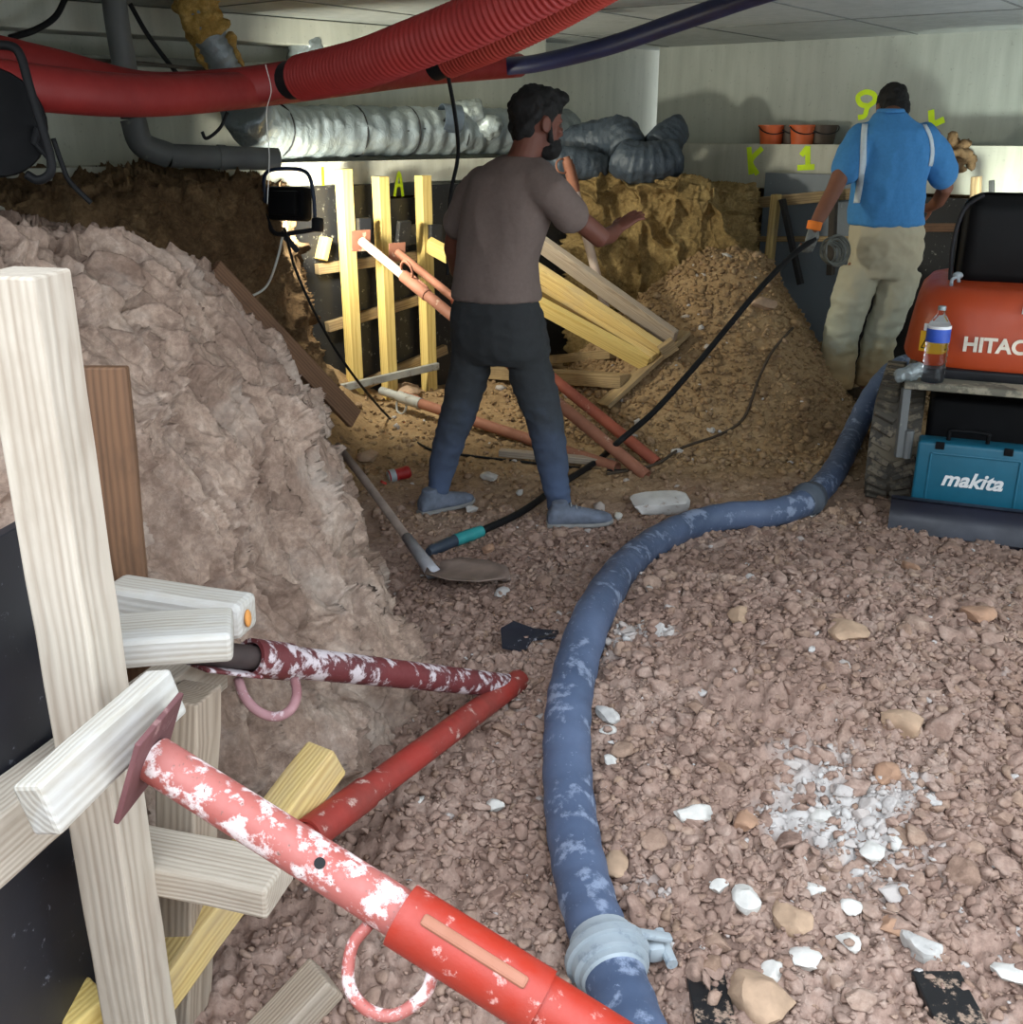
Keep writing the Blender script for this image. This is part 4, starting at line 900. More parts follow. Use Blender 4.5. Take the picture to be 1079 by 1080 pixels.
mb = MB(); mb.lathe([(.061, -.07), (.070, -.06), (.072, -.02), (.078, -.012), (.078, .012), (.072, .02), (.070, .06), (.061, .07)], q[k], ax, 28); link('coupling', mb.mesh(), worn('dull_coupling', srgb(84, 92, 104), srgb(160, 166, 172), None, .6, 14, .5), t, smooth=40)
# --- poker hose held by the man in blue
vp = [P(859, 252, 5.96), P(835, 270, 5.85), P(800, 306, 5.7), P(765, 348, 5.55), P(730, 390, 5.4), P(690, 434, 5.2), P(655, 464, 5.0), Gt(630, 486, .03), Gt(590, 512, .03), Gt(550, 540, .03), Gt(508, 560, .03), Gt(480, 570, .03), Gt(452, 582, .03)]
t = empty('poker_hose', vp[-1], 'long black flexible poker hose with teal sleeve running from the gloved hand', 'hose')
mb = MB(); mb.tube(spline(vp[:11], 8), .016, 12); link('flexible_shaft', mb.mesh(), M_black, t, smooth=True)
mb = MB(); mb.tube([vp[10], vp[10].lerp(vp[11], .5), vp[11]], [.024, .027, .026], 14); link('sleeve', mb.mesh(), M_tealt, t, smooth=40)
mb = MB(); mb.tube([vp[11], vp[11].lerp(vp[12], .9), vp[12]], [.025, .024, .016], 14); link('poker_head', mb.mesh(), plain('dark_steel_blue', srgb(50, 60, 74), .45), t, smooth=40)
# --- shovel
s0 = Gt(458, 606, .03); s1 = P(382, 503, 4.18); s2 = P(356, 470, 4.36)
t = empty('shovel', s0, 'dusty shovel with its blade on the ground below the earth bank', 'shovel')
mb = MB(); mb.tube([s0.lerp(s1, .28), s1, s2], [.018, .018, .017], 12); link('handle', mb.mesh(), plain('dusty_wood_handle', srgb(136, 120, 110), .85), t, smooth=True)
mb = MB(); mb.tube([s0, s0.lerp(s1, .05), s0.lerp(s1, .36)], [.030, .028, .021], 12); link('socket', mb.mesh(), plain('dusty_steel', srgb(164, 164, 170), .6), t, smooth=True)
tip = Gt(536, 620, .03); dv = (tip-s0); sdv = V((dv.y, -dv.x, 0)).normalized()
mb = MB(); pr = [(0, .04), (.12, .10), (.5, .115), (.8, .085), (1, .012)]; vs = []; fs = []
for i, (u_, w_) in enumerate(pr):
    for j in range(9):
        a = -1+j/4; vs.append(s0+dv*u_+sdv*w_*a+V((0, 0, .012-.035*(1-a*a)*(1-u_*.6)+.03)))
for i in range(4):
    for j in range(8): fs.append((i*9+j, i*9+j+1, i*9+j+10, i*9+j+9))
mb.add(vs, fs); o = link('blade', mb.mesh(), plain('dusty_blade', srgb(130, 112, 102), .8), t, smooth=True); md = o.modifiers.new('s', 'SOLIDIFY'); md.thickness = .004
# --- stones, concrete lump, scraps
def stone(name, q, size, m, lab, cat='stone', grp=None, seed=0, flat=.7, sub=3):
    sh, f = rock_shapes(1, sub, 100+seed, .12, .6); r = np.random.default_rng(seed); a = r.uniform(0, 6.28)
    v = sh[0]*np.array([size, size*.85, size*flat]); R = np.array([[math.cos(a), -math.sin(a), 0], [math.sin(a), math.cos(a), 0], [0, 0, 1]])
    v = v@R.T; nn = fbm(v[:, 0]*30, v[:, 1]*30, v[:, 2]*30+seed, 3); v = v*(1+.06*nn)[:, None]
    v = v+np.array(q)+np.array([0, 0, size*flat*.45+.008]); me = npmesh(name, v, f)
    return tag(link(name, me, m, smooth=35, origin=V(q)), lab, cat, grp)
st = [(731, 866, .036, 'pale', 'upright oval white stone right of the hose, largest near the middle of the heap'), (786, 957, .040, 'pale', 'smooth white oval stone below the chalk patch'),
      (758, 941, .022, 'pale', 'small white stone touching the oval one below the chalk patch'), (858, 945, .024, 'pale', 'narrow white stone standing under the chalk patch'), (838, 951, .016, 'pale', 'small whitish stone left of the narrow upright one'),
      (848, 1020, .034, 'pale', 'chunky white stone above the black strip at the bottom edge'), (815, 1033, .034, 'pale', 'flat white stone beside the chunky one at the bottom edge'), (894, 1000, .026, 'pale', 'pale blocky stone right of the chunky white stone'),
      (973, 1010, .044, 'grey', 'flat round grey stone at the lower right'), (1062, 1034, .036, 'pale', 'bluish white stone at the right bottom corner'), (920, 905, .036, 'pale', 'white lump in the middle of the chalk patch'),
      (943, 895, .024, 'pale', 'white lump at the right side of the chalk patch'), (868, 870, .026, 'pale', 'white lump at the upper left of the chalk patch'), (843, 910, .018, 'pale', 'white chip at the left side of the chalk patch'), (897, 962, .026, 'pale', 'flat white chip at the foot of the chalk patch'),
      (641, 776, .020, 'pale', 'small white stone close to the right side of the hose'), (640, 760, .032, 'grey', 'long grey stone close to the right side of the hose'), (644, 807, .018, 'pale', 'thin white flake close to the right side of the hose'),
      (952, 773, .052, 'tan', 'tan rounded rock right of the heap centre'), (835, 978, .044, 'tan', 'brownish yellow rock between the white stones'), (648, 918, .036, 'tan', 'round tan rock right of the hose near its coupling'), (893, 675, .055, 'tan', 'flat tan rock on the upper right of the heap'),
      (780, 655, .035, 'tan', 'tan rock near the top of the heap'), (800, 1066, .07, 'tan', 'large tan rock at the bottom edge on the black strip'), (786, 875, .036, 'brown', 'round reddish rock right of the upright white stone'), (940, 985, .030, 'brown', 'brick red rock left of the round grey stone'),
      (935, 825, .042, 'brown', 'reddish rock above the chalk patch'), (960, 603, .035, 'brown', 'reddish clod on the crest of the heap near the excavator blade'), (1030, 655, .05, 'brown', 'big reddish clod at the right end of the heap'),
      (652, 549, .03, 'pale', 'small white stone by the toe of the taupe man'), (522, 855, .022, 'pale', 'white chip on the soil left of the hose'), (443, 853, .02, 'pale', 'white chip between the two red props'), (515, 380+0, .0, 'pale', None),
      (497, 541, .03, 'grey', 'whitish stone between the feet of the taupe man'), (515, 507, .045, 'grey', 'pale flat rock behind the feet of the taupe man'), (548, 523, .026, 'grey', 'round pale stone near the right shin of the taupe man'), (515, 583, .03, 'brown', 'reddish rock beside the teal sleeve'),
      (805, 326, .075, 'tan', 'big rounded ochre boulder near the top of the gravel heap'), (715, 480, .03, 'grey', 'pale stone at the foot of the gravel heap'), (750, 457, .03, 'grey', 'pale flat stone on the lower gravel heap'), (388, 487, .06, 'tan', 'yellowish rock at the foot of the bank behind the can'),
      (430, 418, .10, 'tan', 'yellowish boulder behind the walking man near the yellow posts')]
mm = dict(pale=M_stone, grey=M_stoneg, tan=M_stonet, brown=M_stoneb)
for k, (x, y, s_, c_, lab) in enumerate(st):
    if lab: stone('stone', Gt(x, y), s_*1.12, mm[c_], lab, seed=k+1, grp='stones on the pit floor')
q = Gt(694, 540); sh, f = rock_shapes(1, 3, 77, .1)
v = np.sign(sh[0])*np.abs(sh[0])**.6*np.array([.125, .09, .065]); v = v*(1+.05*fbm(v[:, 0]*30, v[:, 1]*30, v[:, 2]*30, 3))[:, None]+np.array(q)+np.array([0, 0, .04])
tag(link('concrete_lump', npmesh('concrete_lump', v, f), worn('whitish_concrete', srgb(214, 210, 206), srgb(150, 130, 116), None, .58, 24, .9), smooth=40, origin=q), 'whitish concrete lump lying behind the blue hose', 'rubble lump')
def scrap(name, c, pts, th, m, lab, cat):
    mb = MB(); cc = V(c); mb.prism([cc+V((x, y, z)) for x, y, z in pts], (0, 0, th)); return tag(link(name, mb.mesh(), m, origin=cc), lab, cat)
M_sp = film('scuffed_black_plastic', srgb(34, 36, 46), srgb(180, 180, 190), .56)
scrap('plastic_scrap', Gt(556, 676, .02), [(-.075, -.06, .005), (-.01, -.075, .0), (.015, -.02, .01), (.10, -.02, .02), (.095, .035, .01), (.02, .03, .02), (-.04, .06, .03), (-.08, .03, .02)], .008, M_sp, 'black torn plastic scrap on the soil left of the hose', 'scrap')
M_strip = film('dirty_black_board', srgb(24, 24, 26), srgb(150, 128, 112), .52)
for (x0, x1, y, lab) in ((728, 770, 1064, 'black scuffed strip left of the large tan rock at the bottom edge'), (975, 1028, 1068, 'black scuffed strip at the bottom edge toward the right')):
    a = Gt(x0, y); b = Gt(x1, y); c = (a+b)/2; mb = MB(); mb.box(c+V((0, 0, .016)), ((b-a).length, .16, .02), frame(b-a), .003); tag(link('black_strip', mb.mesh(), M_strip, origin=c), lab, 'board')
# drink can
c = Gt(421, 500, .035); ax = V((.8, .35, .1)).normalized(); t = empty('drink_can', c, 'crushed red drink can lying near the foot of the bank', 'can')
mb = MB(); mb.lathe([(.024, -.055), (.031, -.05), (.032, -.04), (.029, 0), (.032, .04), (.030, .05), (.024, .055)], c, ax, 20); link('body', mb.mesh(), worn('red_can_paint', srgb(178, 34, 34), srgb(216, 200, 196), None, .62, 20, .35), t, smooth=40)
mb = MB(); mb.lathe([(.025, -.058), (.0255, -.0545)], c, ax, 20); mb.lathe([(.0325, -.048), (.033, -.03), (.0315, -.02)], c, ax, 20); link('silver_end', mb.mesh(), M_coup, t, smooth=40)
c = Gt(404, 510, .02); mb = MB(); mb.lathe([(.016, 0), (.016, .012)], c, (.4, .3, .8), 14); tag(link('bottle_cap', mb.mesh(), plain('red_cap', srgb(170, 50, 40), .5), origin=c), 'small red cap on the soil beside the drink can', 'cap')
# wire coil hanging at the gloved hand
c = P(880, 266, 6.02); t = empty('wire_coil', c, 'coil of dark wire on the gravel heap by the gloved hand', 'coil')
for k in range(9):
    mb = MB(); M = frame((.5+.1*rng.normal(), -.75, .25+.12*rng.normal())); rr = .065+.005*k
    mb.tube([c+V((0, .02*k*.3, 0))+M@V((.01*k-.04, rr*math.cos(a), rr*.8*math.sin(a))) for a in np.linspace(0, 2*math.pi, 26)[:-1]], .006, 6, closed=True); link('turn', mb.mesh(), plain('dull_wire', srgb(96, 98, 92), .5), t, smooth=True)
# --- excavator
yw = math.radians(-22); ex = V((math.cos(yw), math.sin(yw), 0)); ey = V((-ex.y, ex.x, 0)); O = V((1.60, 4.17, -.01))
def E(a, b, z): return O+ex*a+ey*b+V((0, 0, z))
ME = Matrix((ex, ey, V((0, 0, 1)))).transposed()
t = empty('mini_excavator', E(.5, .6, 0), 'orange mini excavator with black seat and dozer blade at the right edge', 'excavator')
def rbox(c, size, bev, seg=4):
    bm = bmesh.new(); bmesh.ops.create_cube(bm, size=1)
    for v in bm.verts: v.co = V((v.co.x*size[0], v.co.y*size[1], v.co.z*size[2]))
    bmesh.ops.bevel(bm, geom=list(bm.edges), offset=bev, segments=seg, affect='EDGES', profile=.5); bm.verts.index_update()
    m = MB(); m.add([E(*c)+ME@v.co for v in bm.verts], [[v.index for v in f.verts] for f in bm.faces]); bm.free(); return m
# curved blade
prof = [(.0, .0), (-.015, .02), (.02, .07), (.03, .11), (.02, .15), (.0, .165)]
mb = MB(); vs = []; fs = []
for a in (0, 1.05):
    for b, z in prof: vs.append(E(a, b-.02, z))
    for b, z in reversed(prof): vs.append(E(a, b+.015, z))
k = len(prof)*2
fs = [tuple(range(k-1, -1, -1)), tuple(range(k, 2*k))]+[(i, (i+1) % k, k+(i+1) % k, k+i) for i in range(k)]
mb.add(vs, fs); link('dozer_blade', mb.mesh(), worn('dark_blue_blade_paint', srgb(40, 44, 60), srgb(96, 92, 92), srgb(30, 32, 42), .62, 10, .32), t, smooth=35)
# tracks with lugs
def track(a0, a1, nm):
    b0, b1, zr = .30, 1.45, .235; c0_, c1_ = b0+zr, b1-zr; path = []
    n = 10
    for i in range(n+1): th = -math.pi/2-math.pi*i/n; path.append((c0_+zr*math.cos(th), zr+zr*math.sin(th)))
    m = 18
    for i in range(1, m): path.append((c0_+(c1_-c0_)*i/m, 2*zr))
    for i in range(n+1): th = math.pi/2-math.pi*i/n; path.append((c1_+zr*math.cos(th), zr+zr*math.sin(th)))
    for i in range(1, m): path.append((c1_-(c1_-c0_)*i/m, 0))
    mb = MB(); k = len(path); vs = [E(a, b, z) for a in (a0, a1) for b, z in path]; inn = [E(a, c0_+(b-c0_)*.86 if b < c0_ else (c1_+(b-c1_)*.86 if b > c1_ else b), zr+(z-zr)*.86) for a in (a0, a1) for b, z in path]
    mb.add(vs+inn, [(i, (i+1) % k, k+(i+1) % k, k+i) for i in range(k)]+[(2*k+i, 3*k+i, 3*k+(i+1) % k, 2*k+(i+1) % k) for i in range(k)]+[(i, 2*k+i, 2*k+(i+1) % k, (i+1) % k) for i in range(k)]+[(k+i, k+(i+1) % k, 3*k+(i+1) % k, 3*k+i) for i in range(k)])
    belt = link('track', mb.mesh(), worn('dusty_track_rubber', srgb(92, 86, 76), srgb(124, 114, 98), srgb(66, 62, 58), .5, 12, .85), t, smooth=30)
    mb = MB(); L = []
    for i in range(k): L.append((V(path[(i+1) % k])-V(path[i])).length)
    tot = sum(L); s = 0; nl = 46; i = 0; acc = 0
    for j in range(nl):
        s = tot*j/nl
        while acc+L[i] < s: acc += L[i]; i += 1
        p0, p1 = V(path[i]), V(path[(i+1) % k]); d = (p1-p0).normalized(); p = p0+d*(s-acc); nrm = V((d.y, -d.x))
        ctr = V((c0_ if p.x < c0_ else c1_ if p.x > c1_ else p.x, zr)); nrm = (p-ctr).normalized()
        half = (a1-a0)/2-.012
        for sgn in (-1, 1):
            am = (a0+a1)/2+sgn*(half/2+.006)
            d3 = (ey*d.x+V((0, 0, d.y))); n3 = ey*nrm.x+V((0, 0, nrm.y)); dirv = (ex*sgn*.9+d3*.45).normalized()
            mb.box(E(am, p.x, p.y)+n3*.012, (half, .026, .024), frame(dirv, n3), .004)
    link('lugs', mb.mesh(), bpy.data.materials['dusty_track_rubber'], belt)
    for b in np.linspace(c0_, c1_, 4):
        mb = MB(); mb.lathe([(zr*.7, -.07), (zr*.7, .07)], E((a0+a1)/2, b, zr), ex, 20); link('roller', mb.mesh(), M_blackm, belt, smooth=40)
track(-.13, .08, 'l'); track(.95, 1.16, 'r')
link('undercarriage', rbox((.52, .85, .36), (.84, .9, .3), .03).mesh(), M_blackg, t, smooth=30)
mb = MB(); mb.beam(E(.25, .02, .1), E(.25, .6, .2), .06, .07); mb.beam(E(.8, .02, .1), E(.8, .6, .2), .06, .07); link('blade_arm', mb.mesh(), M_blackm, t)
link('deck', rbox((.52, .70, .615), (1.06, 1.2, .03), .008).mesh(), worn('dusty_grey_deck', srgb(110, 106, 92), srgb(150, 142, 124), srgb(80, 78, 72), .5, 8, .8), t, smooth=30)
mb = rbox((.52, .74, .648), (1.0, 1.02, .045), .01); link('skirt', mb.mesh(), M_blackm, t, smooth=30)
mb = MB(); mb.beam(E(.005, .13, .30), E(.0, .13, .60), .035, .03); mb.tube([E(.035, .13, .3), E(.035, .13, .42)], .02, 10); link('guard_bar', mb.mesh(), M_pvc, t)
# counterweight: rounded shell, slightly wider at the bottom
rings = []
for z, sx, sy in ((.672, .565, .505), (.69, .572, .512), (.79, .560, .50), (.89, .545, .488), (.945, .53, .472), (.98, .50, .445), (.992, .46, .40)):
    rings.append((E(.53, .75, z), sx, sy, ex, ey, 4.2))
mb = MB(); mb.loft(rings, 72); cw = link('counterweight', mb.mesh(), M_orange, t, smooth=50)
def cwf(a, z):   # point on the rear face
    i = np.interp(z, [.672, .69, .79, .89, .945], [.505, .512, .50, .488, .472]); j = np.interp(z, [.672, .69, .79, .89, .945], [.565, .572, .56, .545, .53])
    x = (a-.53)/j; return E(a, .75-i*(1-abs(x)**4.2)**(1/4.2), z)
ML = Matrix((ex, V((0, 0, 1)), ex.cross(V((0, 0, 1))))).transposed()
ptext('HITACHI', .082, ML, cwf(.355, .775)+V((0, 0, 0))-ey*.004, plain('cream_decal', srgb(226, 214, 196), .5), t, bold=.003)
M2 = ML
q = cwf(.075, .765); dd = (cwf(.12, .765)-cwf(.035, .765)).normalized(); nn = dd.cross(V((0, 0, 1))); MS = Matrix((dd, nn, V((0, 0, 1)))).transposed()
mb = MB(); mb.box(q+nn*.004, (.115, .003, .085), MS); s_ = link('warning_sticker', mb.mesh(), M_yellowd, t)
mb = MB(); mb.box(q+nn*.004+V((0, 0, .06)), (.09, .003, .03), MS); link('white_sticker', mb.mesh(), M_decal, t)
mb = MB(); tri = [q+nn*.007+dd*x+V((0, 0, z)) for x, z in ((-.045, -.028), (.005, -.028), (-.02, .025))]
for a, b in ((0, 1), (1, 2), (2, 0)): mb.tube([tri[a], tri[b]], .0022, 6)
mb.box(q+nn*.007+dd*-.02+V((0, 0, -.006)), (.006, .002, .02), MS); link('warning_triangle', mb.mesh(), M_black, s_)
mb = MB()
a = cwf(.47, .86); b = cwf(.47, .935); mb.tube([a-ey*.012, b-ey*.012], .008, 8); mb.tube([b-ey*.012, cwf(.40, .943)-ey*.008, cwf(.40, .91)-ey*.004], .004, 8); link('latch', mb.mesh(), M_decal, t, smooth=True)
mb = MB(); c = E(.12, .42, .985); mb.tube(spline([c, c+V((.0, 0, .03)), c+V((.02, 0, .04)), c+V((.03, 0, .02))], 4), .008, 8); mb.ellip(c+V((.03, .02, .045)), (.022, .02, .015)); link('lifting_eye', mb.mesh(), M_coup, t, smooth=True)
# seat
mb = rbox((.49, .66, 1.15), (.74, .14, .42), .09, 6); bpy.context.view_layer.update(); link('seat_back', mb.mesh(), plain('black_vinyl', srgb(12, 12, 14), .5, spec=.2), t, smooth=50)
link('seat_cushion', rbox((.60, .86, 1.08), (.6, .42, .12), .05, 5).mesh(), plain('black_vinyl_seat', srgb(14, 14, 16), .5, spec=.2), t, smooth=50)
mb = MB(); mb.tube(spline([E(.115, .60, .97), E(.105, .60, 1.15), E(.13, .60, 1.29), E(.20, .60, 1.355)], 6), .010, 8); link('seat_rail', mb.mesh(), M_blackm, t, smooth=True)
# toolbox on the blade
t = empty('tool_case', E(.29, .14, .10), 'teal plastic tool case standing behind the excavator blade', 'tool case')
cc = (.30, .125, .245); link('case_body', rbox(cc, (.45, .12, .30), .012, 3).mesh(), M_teal, t, smooth=30)
mb = MB()
fr = [(.10, .11), (.50, .11), (.50, .37), (.10, .37)]
for i in range(4): a_, z_ = fr[i]; b_, w_ = fr[(i+1) % 4]; mb.beam(E(a_+(.03 if a_ < .3 else -.03), .064, z_+(.03 if z_ < .2 else -.02)), E(b_+(.03 if b_ < .3 else -.03), .064, w_+(.03 if w_ < .2 else -.02)), .008, .01, (0, 0, 1) if abs(z_-w_) < .01 else tuple(ex))
link('rim', mb.mesh(), M_teal, t)
mb = MB(); mb.tube(spline([E(.19, .125, .39), E(.19, .125, .425), E(.20, .125, .437), E(.33, .125, .437), E(.34, .125, .425), E(.34, .125, .39)], 4), .009, 8); link('handle', mb.mesh(), M_blackg, t, smooth=True)
for a_ in (.16, .42):
    link('latch', rbox((a_, .063, .385), (.035, .012, .03), .003).mesh(), M_blackg, t)
ptext('makita', .088, ML, E(.30, .0625, .245), M_decal, t, shear=.28, bold=.0025, ext=.0012)
# bottle and foil on the deck
c = E(.095, .135, .631); t = empty('water_bottle', c, 'clear plastic water bottle standing on the excavator deck', 'bottle')
pr = [(.030, 0), (.044, .006)]+[(.046-.003*(k % 2), .02+.012*k) for k in range(12)]+[(.046, .17), (.046, .225), (.040, .245), (.024, .270), (.0145, .282), (.0145, .300)]
mb = MB(); mb.lathe(pr, c, (0, 0, 1), 28); link('bottle_body', mb.mesh(), M_pet, t, smooth=60)
mb = MB(); mb.lathe([(.0465, .17), (.047, .172), (.047, .222), (.0465, .224)], c, (0, 0, 1), 28); link('label_band', mb.mesh(), plain('blue_label', srgb(40, 76, 170), .5), t, smooth=60)
mb = MB(); mb.lathe([(.0468, .224), (.0472, .226), (.0472, .234), (.0468, .236)], c, (0, 0, 1), 28); link('white_band', mb.mesh(), M_decal, t, smooth=60)
mb = MB(); mb.lathe([(.0165, .297), (.0165, .312), (.014, .314)], c, (0, 0, 1), 16); link('cap', mb.mesh(), M_clear, t, smooth=40)
c = E(.005, .14, .66); mb = MB(); mb.tube([c+ex*-.05+V((0, 0, -.02)), c, c+ex*.045+V((0, 0, .025))], [.022, .03, .026], 12)
wrinkle(mb, .006, .008, 24, M_clear, 'foil_scrap', None, 'crumpled silver foil beside the water bottle on the excavator deck', 'scrap', sm=1)
# ------------------------------------------------------------------ people
def hand(mb, w, d, n, thumb_side, curl=.25, sc=1.0, spread=.10):
    """w wrist, d finger direction, n back of the hand, thumb_side +1/-1 along n x d"""
    d = V(d).normalized(); n = V(n); n = (n-d*n.dot(d)).normalized(); s = n.cross(d)*thumb_side
    mb.loft([(w-d*.03, .024*sc, .018*sc, s, n), (w+d*.005, .027*sc, .017*sc, s, n), (w+d*.03*sc, .036*sc, .016*sc, s, n), (w+d*.065*sc, .041*sc, .014*sc, s, n), (w+d*.088*sc, .039*sc, .011*sc, s, n)], 18)
    for k, (o, L) in enumerate(((.030, .074), (.010, .084), (-.010, .078), (-.029, .060))):
        p = w+d*.08*sc+s*o*sc; a = curl*(1+.12*k); dirv = d+s*spread*(1.5-k)*.6; pts = [p-d*.02*sc, p]; ang = 0
        for j, fr in enumerate((.45, .32, .23)):
            ang += a*(.6 if j == 0 else 1); dv = (dirv.normalized()*math.cos(ang)-n*math.sin(ang)); p = p+dv*L*fr*sc; pts.append(p)
        mb.tube(pts, [.0095*sc, .0095*sc, .0088*sc, .008*sc, .0068*sc], 10)
    p = w+d*.022*sc+s*.028*sc; dv = (d*.65+s*.75-n*.3).normalized(); e = p+dv*.035*sc; e2 = e+(dv+d*.5-n*curl).normalized()*.034*sc; e3 = e2+(d-n*curl*1.2+s*.1).normalized()*.024*sc
    mb.tube([p-dv*.01, p, e, e2, e3], [.013*sc, .0135*sc, .0115*sc, .010*sc, .0075*sc], 10)
def limb(mb, pts, rs, n=18):
    mb.tube(pts, rs, n)
    for p, r in ((pts[0], rs[0]), (pts[-1], rs[-1])): mb.ellip(p, (r, r, r), None, 14, 8)
def head(mb, c, f, up=(0, 0, 1)):
    f = V(f).normalized(); u = (V(up)-f*f.dot(V(up))).normalized(); s = f.cross(u)     # s = the right side
    M = Matrix((f, s, u)).transposed(); L = lambda x, y, z: c+M@V((x, y, z))
    mb.ellip(L(-.008, 0, .028), (.098, .077, .092), M, 24, 16)
    mb.ellip(L(.026, 0, -.040), (.062, .060, .080), M, 20, 14)
    mb.ellip(L(.060, 0, -.092), (.026, .032, .022), M)
    mb.ellip(L(.072, 0, .022), (.020, .054, .014), M)
    mb.loft([(L(.082, 0, .022), .010, .010, s, u), (L(.098, 0, -.004), .011, .012, s, u), (L(.108, 0, -.022), .016, .012, s, u), (L(.088, 0, -.034), .016, .008, s, u)], 12)
    for q in (-1, 1):
        mb.ellip(L(.070, q*.036, -.018), (.020, .024, .016), M)
        mb.loft([(L(.004, q*.072, 0), .020, .030, f, u), (L(-.004, q*.084, .002), .022, .034, f, u), (L(-.008, q*.090, .004), .016, .028, f, u)], 12)
    mb.ellip(L(.082, 0, -.056), (.016, .026, .007), M); mb.ellip(L(.080, 0, -.068), (.016, .023, .008), M)
    return M, L
def shoe(parent, heel, toe, m, sole, w=.045, h=.075, lab='shoe'):
    heel, toe = V(heel), V(toe); d = (toe-heel); Ln = d.length; d = d.normalized(); s = d.cross(V((0, 0, 1))).normalized(); u = s.cross(d)
    mb = MB(); R = lambda t, w_, h_: (heel+d*Ln*t+u*(h_+.012), w_, h_, s, u, 2.6)
    mb.loft([R(-.03, w*.55, h*.35), R(.04, w*.82, h*.55), R(.25, w*.9, h*.62), R(.45, w*.95, h*.50), R(.7, w*1.08, h*.38), R(.9, w*.9, h*.30), R(1.0, w*.5, h*.22)], 22)
    mb.tube([heel+d*Ln*.17+u*h*.9, heel+d*Ln*.16+u*(h+.04)], [w*.80, w*.78], 18)
    o = link(lab, remesh(mb, .006, 4), m, parent, smooth=True)
    mb = MB(); mb.loft([(heel+d*Ln*t+u*z, a, Ln*0+.012, s, u, 3) for t, a, z in ((-.04, w*.6, .012), (.05, w*.9, .012), (.3, w*.86, .012), (.5, w*.92, .012), (.72, w*1.12, .013), (.92, w*.92, .016), (1.02, w*.45, .02))], 20)
    link('sole', mb.mesh(), sole, o, smooth=50)
    mb = MB()
    for k in range(4): t = .34+.09*k; c = heel+d*Ln*t+u*(.012+h*(1.20-.16*k)); mb.tube([c-s*w*.42-u*.006, c+u*.004, c+s*w*.42-u*.006], .0035, 6)
    link('laces', mb.mesh(), sole, o, smooth=True)
def ringsP(rows, Y, sd, fd):
    out = []
    for r in rows:
        px, py, a, b = r[:4]; y = r[4] if len(r) > 4 else Y; out.append((P(px, py, y), a, b, sd, fd, 2.35))
    return out
def folds(sc, amp, zs=1.0, seed=0.): return lambda x, y, z: amp*(1-2.0*np.abs(perlin(x*sc+seed, y*sc, z*sc*zs)))+amp*.5*fbm(x*sc*2.2, y*sc*2.2, z*sc*2.2*zs+seed, 2)
def above(th):   # folds only matter on cloth; keep the hems clean
    return th
# --- man in the taupe shirt
Y1 = 4.40
fd = V((.50, .87, 0)).normalized(); sd = V((.87, -.50, 0)).normalized()
foot = P(530, 545, Y1)
t1 = empty('person', (foot.x, foot.y, gz(foot.x, foot.y)), 'bearded person in taupe shirt and dark jeans walking right with one arm reaching out', 'person')
lg1 = dict(l=[(499, 372, .080, 4.43), (494, 397, .080, 4.44), (483, 437, .068, 4.43), (470, 477, .058, 4.43), (462, 515, .043, 4.43), (461, 532, .040, 4.43)],
           r=[(555, 372, .080, 4.36), (561, 397, .086, 4.34), (573, 437, .072, 4.31), (581, 477, .063, 4.30), (587, 515, .050, 4.30), (591, 538, .044, 4.30)])
arm1r = [P(566, 197, 4.32), P(588, 213, 4.27), P(634, 251, 4.36), P(643, 248, 4.46), P(649, 243, 4.53)]
arm1l = [P(497, 196, 4.54), P(484, 232, 4.60), P(478, 262, 4.66), P(483, 285, 4.78), P(490, 300, 4.86)]
hf = V((.92, .38, -.08)); hc = P(568, 132, 4.40)
mb = MB(); Mh, Lh = head(mb, hc, hf)
limb(mb, [P(548, 182, 4.40), Lh(-.045, 0, -.10), Lh(-.03, 0, -.04)], [.075, .060, .058])
mb.loft(ringsP([(546, 178, .10, .07), (543, 190, .165, .095), (537, 212, .17, .105), (528, 245, .165, .105), (522, 285, .15, .10), (523, 320, .155, .105), (524, 350, .15, .105)], Y1, sd, fd))
limb(mb, arm1r, [.048, .046, .041, .035, .029]); limb(mb, arm1l, [.046, .045, .042, .037, .029])
hand(mb, arm1r[-1], (P(679, 220, 4.60)-arm1r[-1]), V((-.5, -.55, .6)), 1, .16)
hand(mb, arm1l[-1], (V((.15, .35, -.9))), V((-.85, -.3, 0)), 1, .4)
for k in lg1: limb(mb, [P(x, y, Y) for x, y, r, Y in lg1[k]], [r*.8 for x, y, r, Y in lg1[k]])
link('body', remesh(mb, .0055, 3), M_skin1, t1, smooth=True)
mb = MB()
for q in (-1, 1): mb.ellip(Lh(.079, q*.030, .004), (.009, .010, .009), Mh)
link('eyes', mb.mesh(), plain('eye_white', srgb(70, 56, 50), .4), t1, smooth=True)
mb = MB()
mb.ellip(Lh(-.018, 0, .055), (.112, .090, .092), Mh, 24, 16); mb.ellip(Lh(.055, 0, .105), (.062, .072, .034), Mh); mb.ellip(Lh(-.065, 0, .0), (.055, .074, .075), Mh)
hm = remesh(mb, .007, 3, lambda x, y, z: .012*fbm(x*24, y*24, z*24, 3)); link('hair', hm, M_hair, t1, smooth=True)
mb = MB(); mb.ellip(Lh(.048, 0, -.082), (.056, .063, .048), Mh, 20, 14); mb.ellip(Lh(.085, 0, -.048), (.018, .028, .006), Mh)
for q in (-1, 1): mb.tube([Lh(.03, q*.066, -.06), Lh(.018, q*.073, -.02), Lh(.012, q*.078, .02)], [.014, .010, .008], 8); mb.tube([Lh(.088, q*.012, .024), Lh(.078, q*.045, .026)], .005, 6)
link('beard', remesh(mb, .006, 2, lambda x, y, z: .005*fbm(x*40, y*40, z*40, 3)), M_hair, t1, smooth=True)
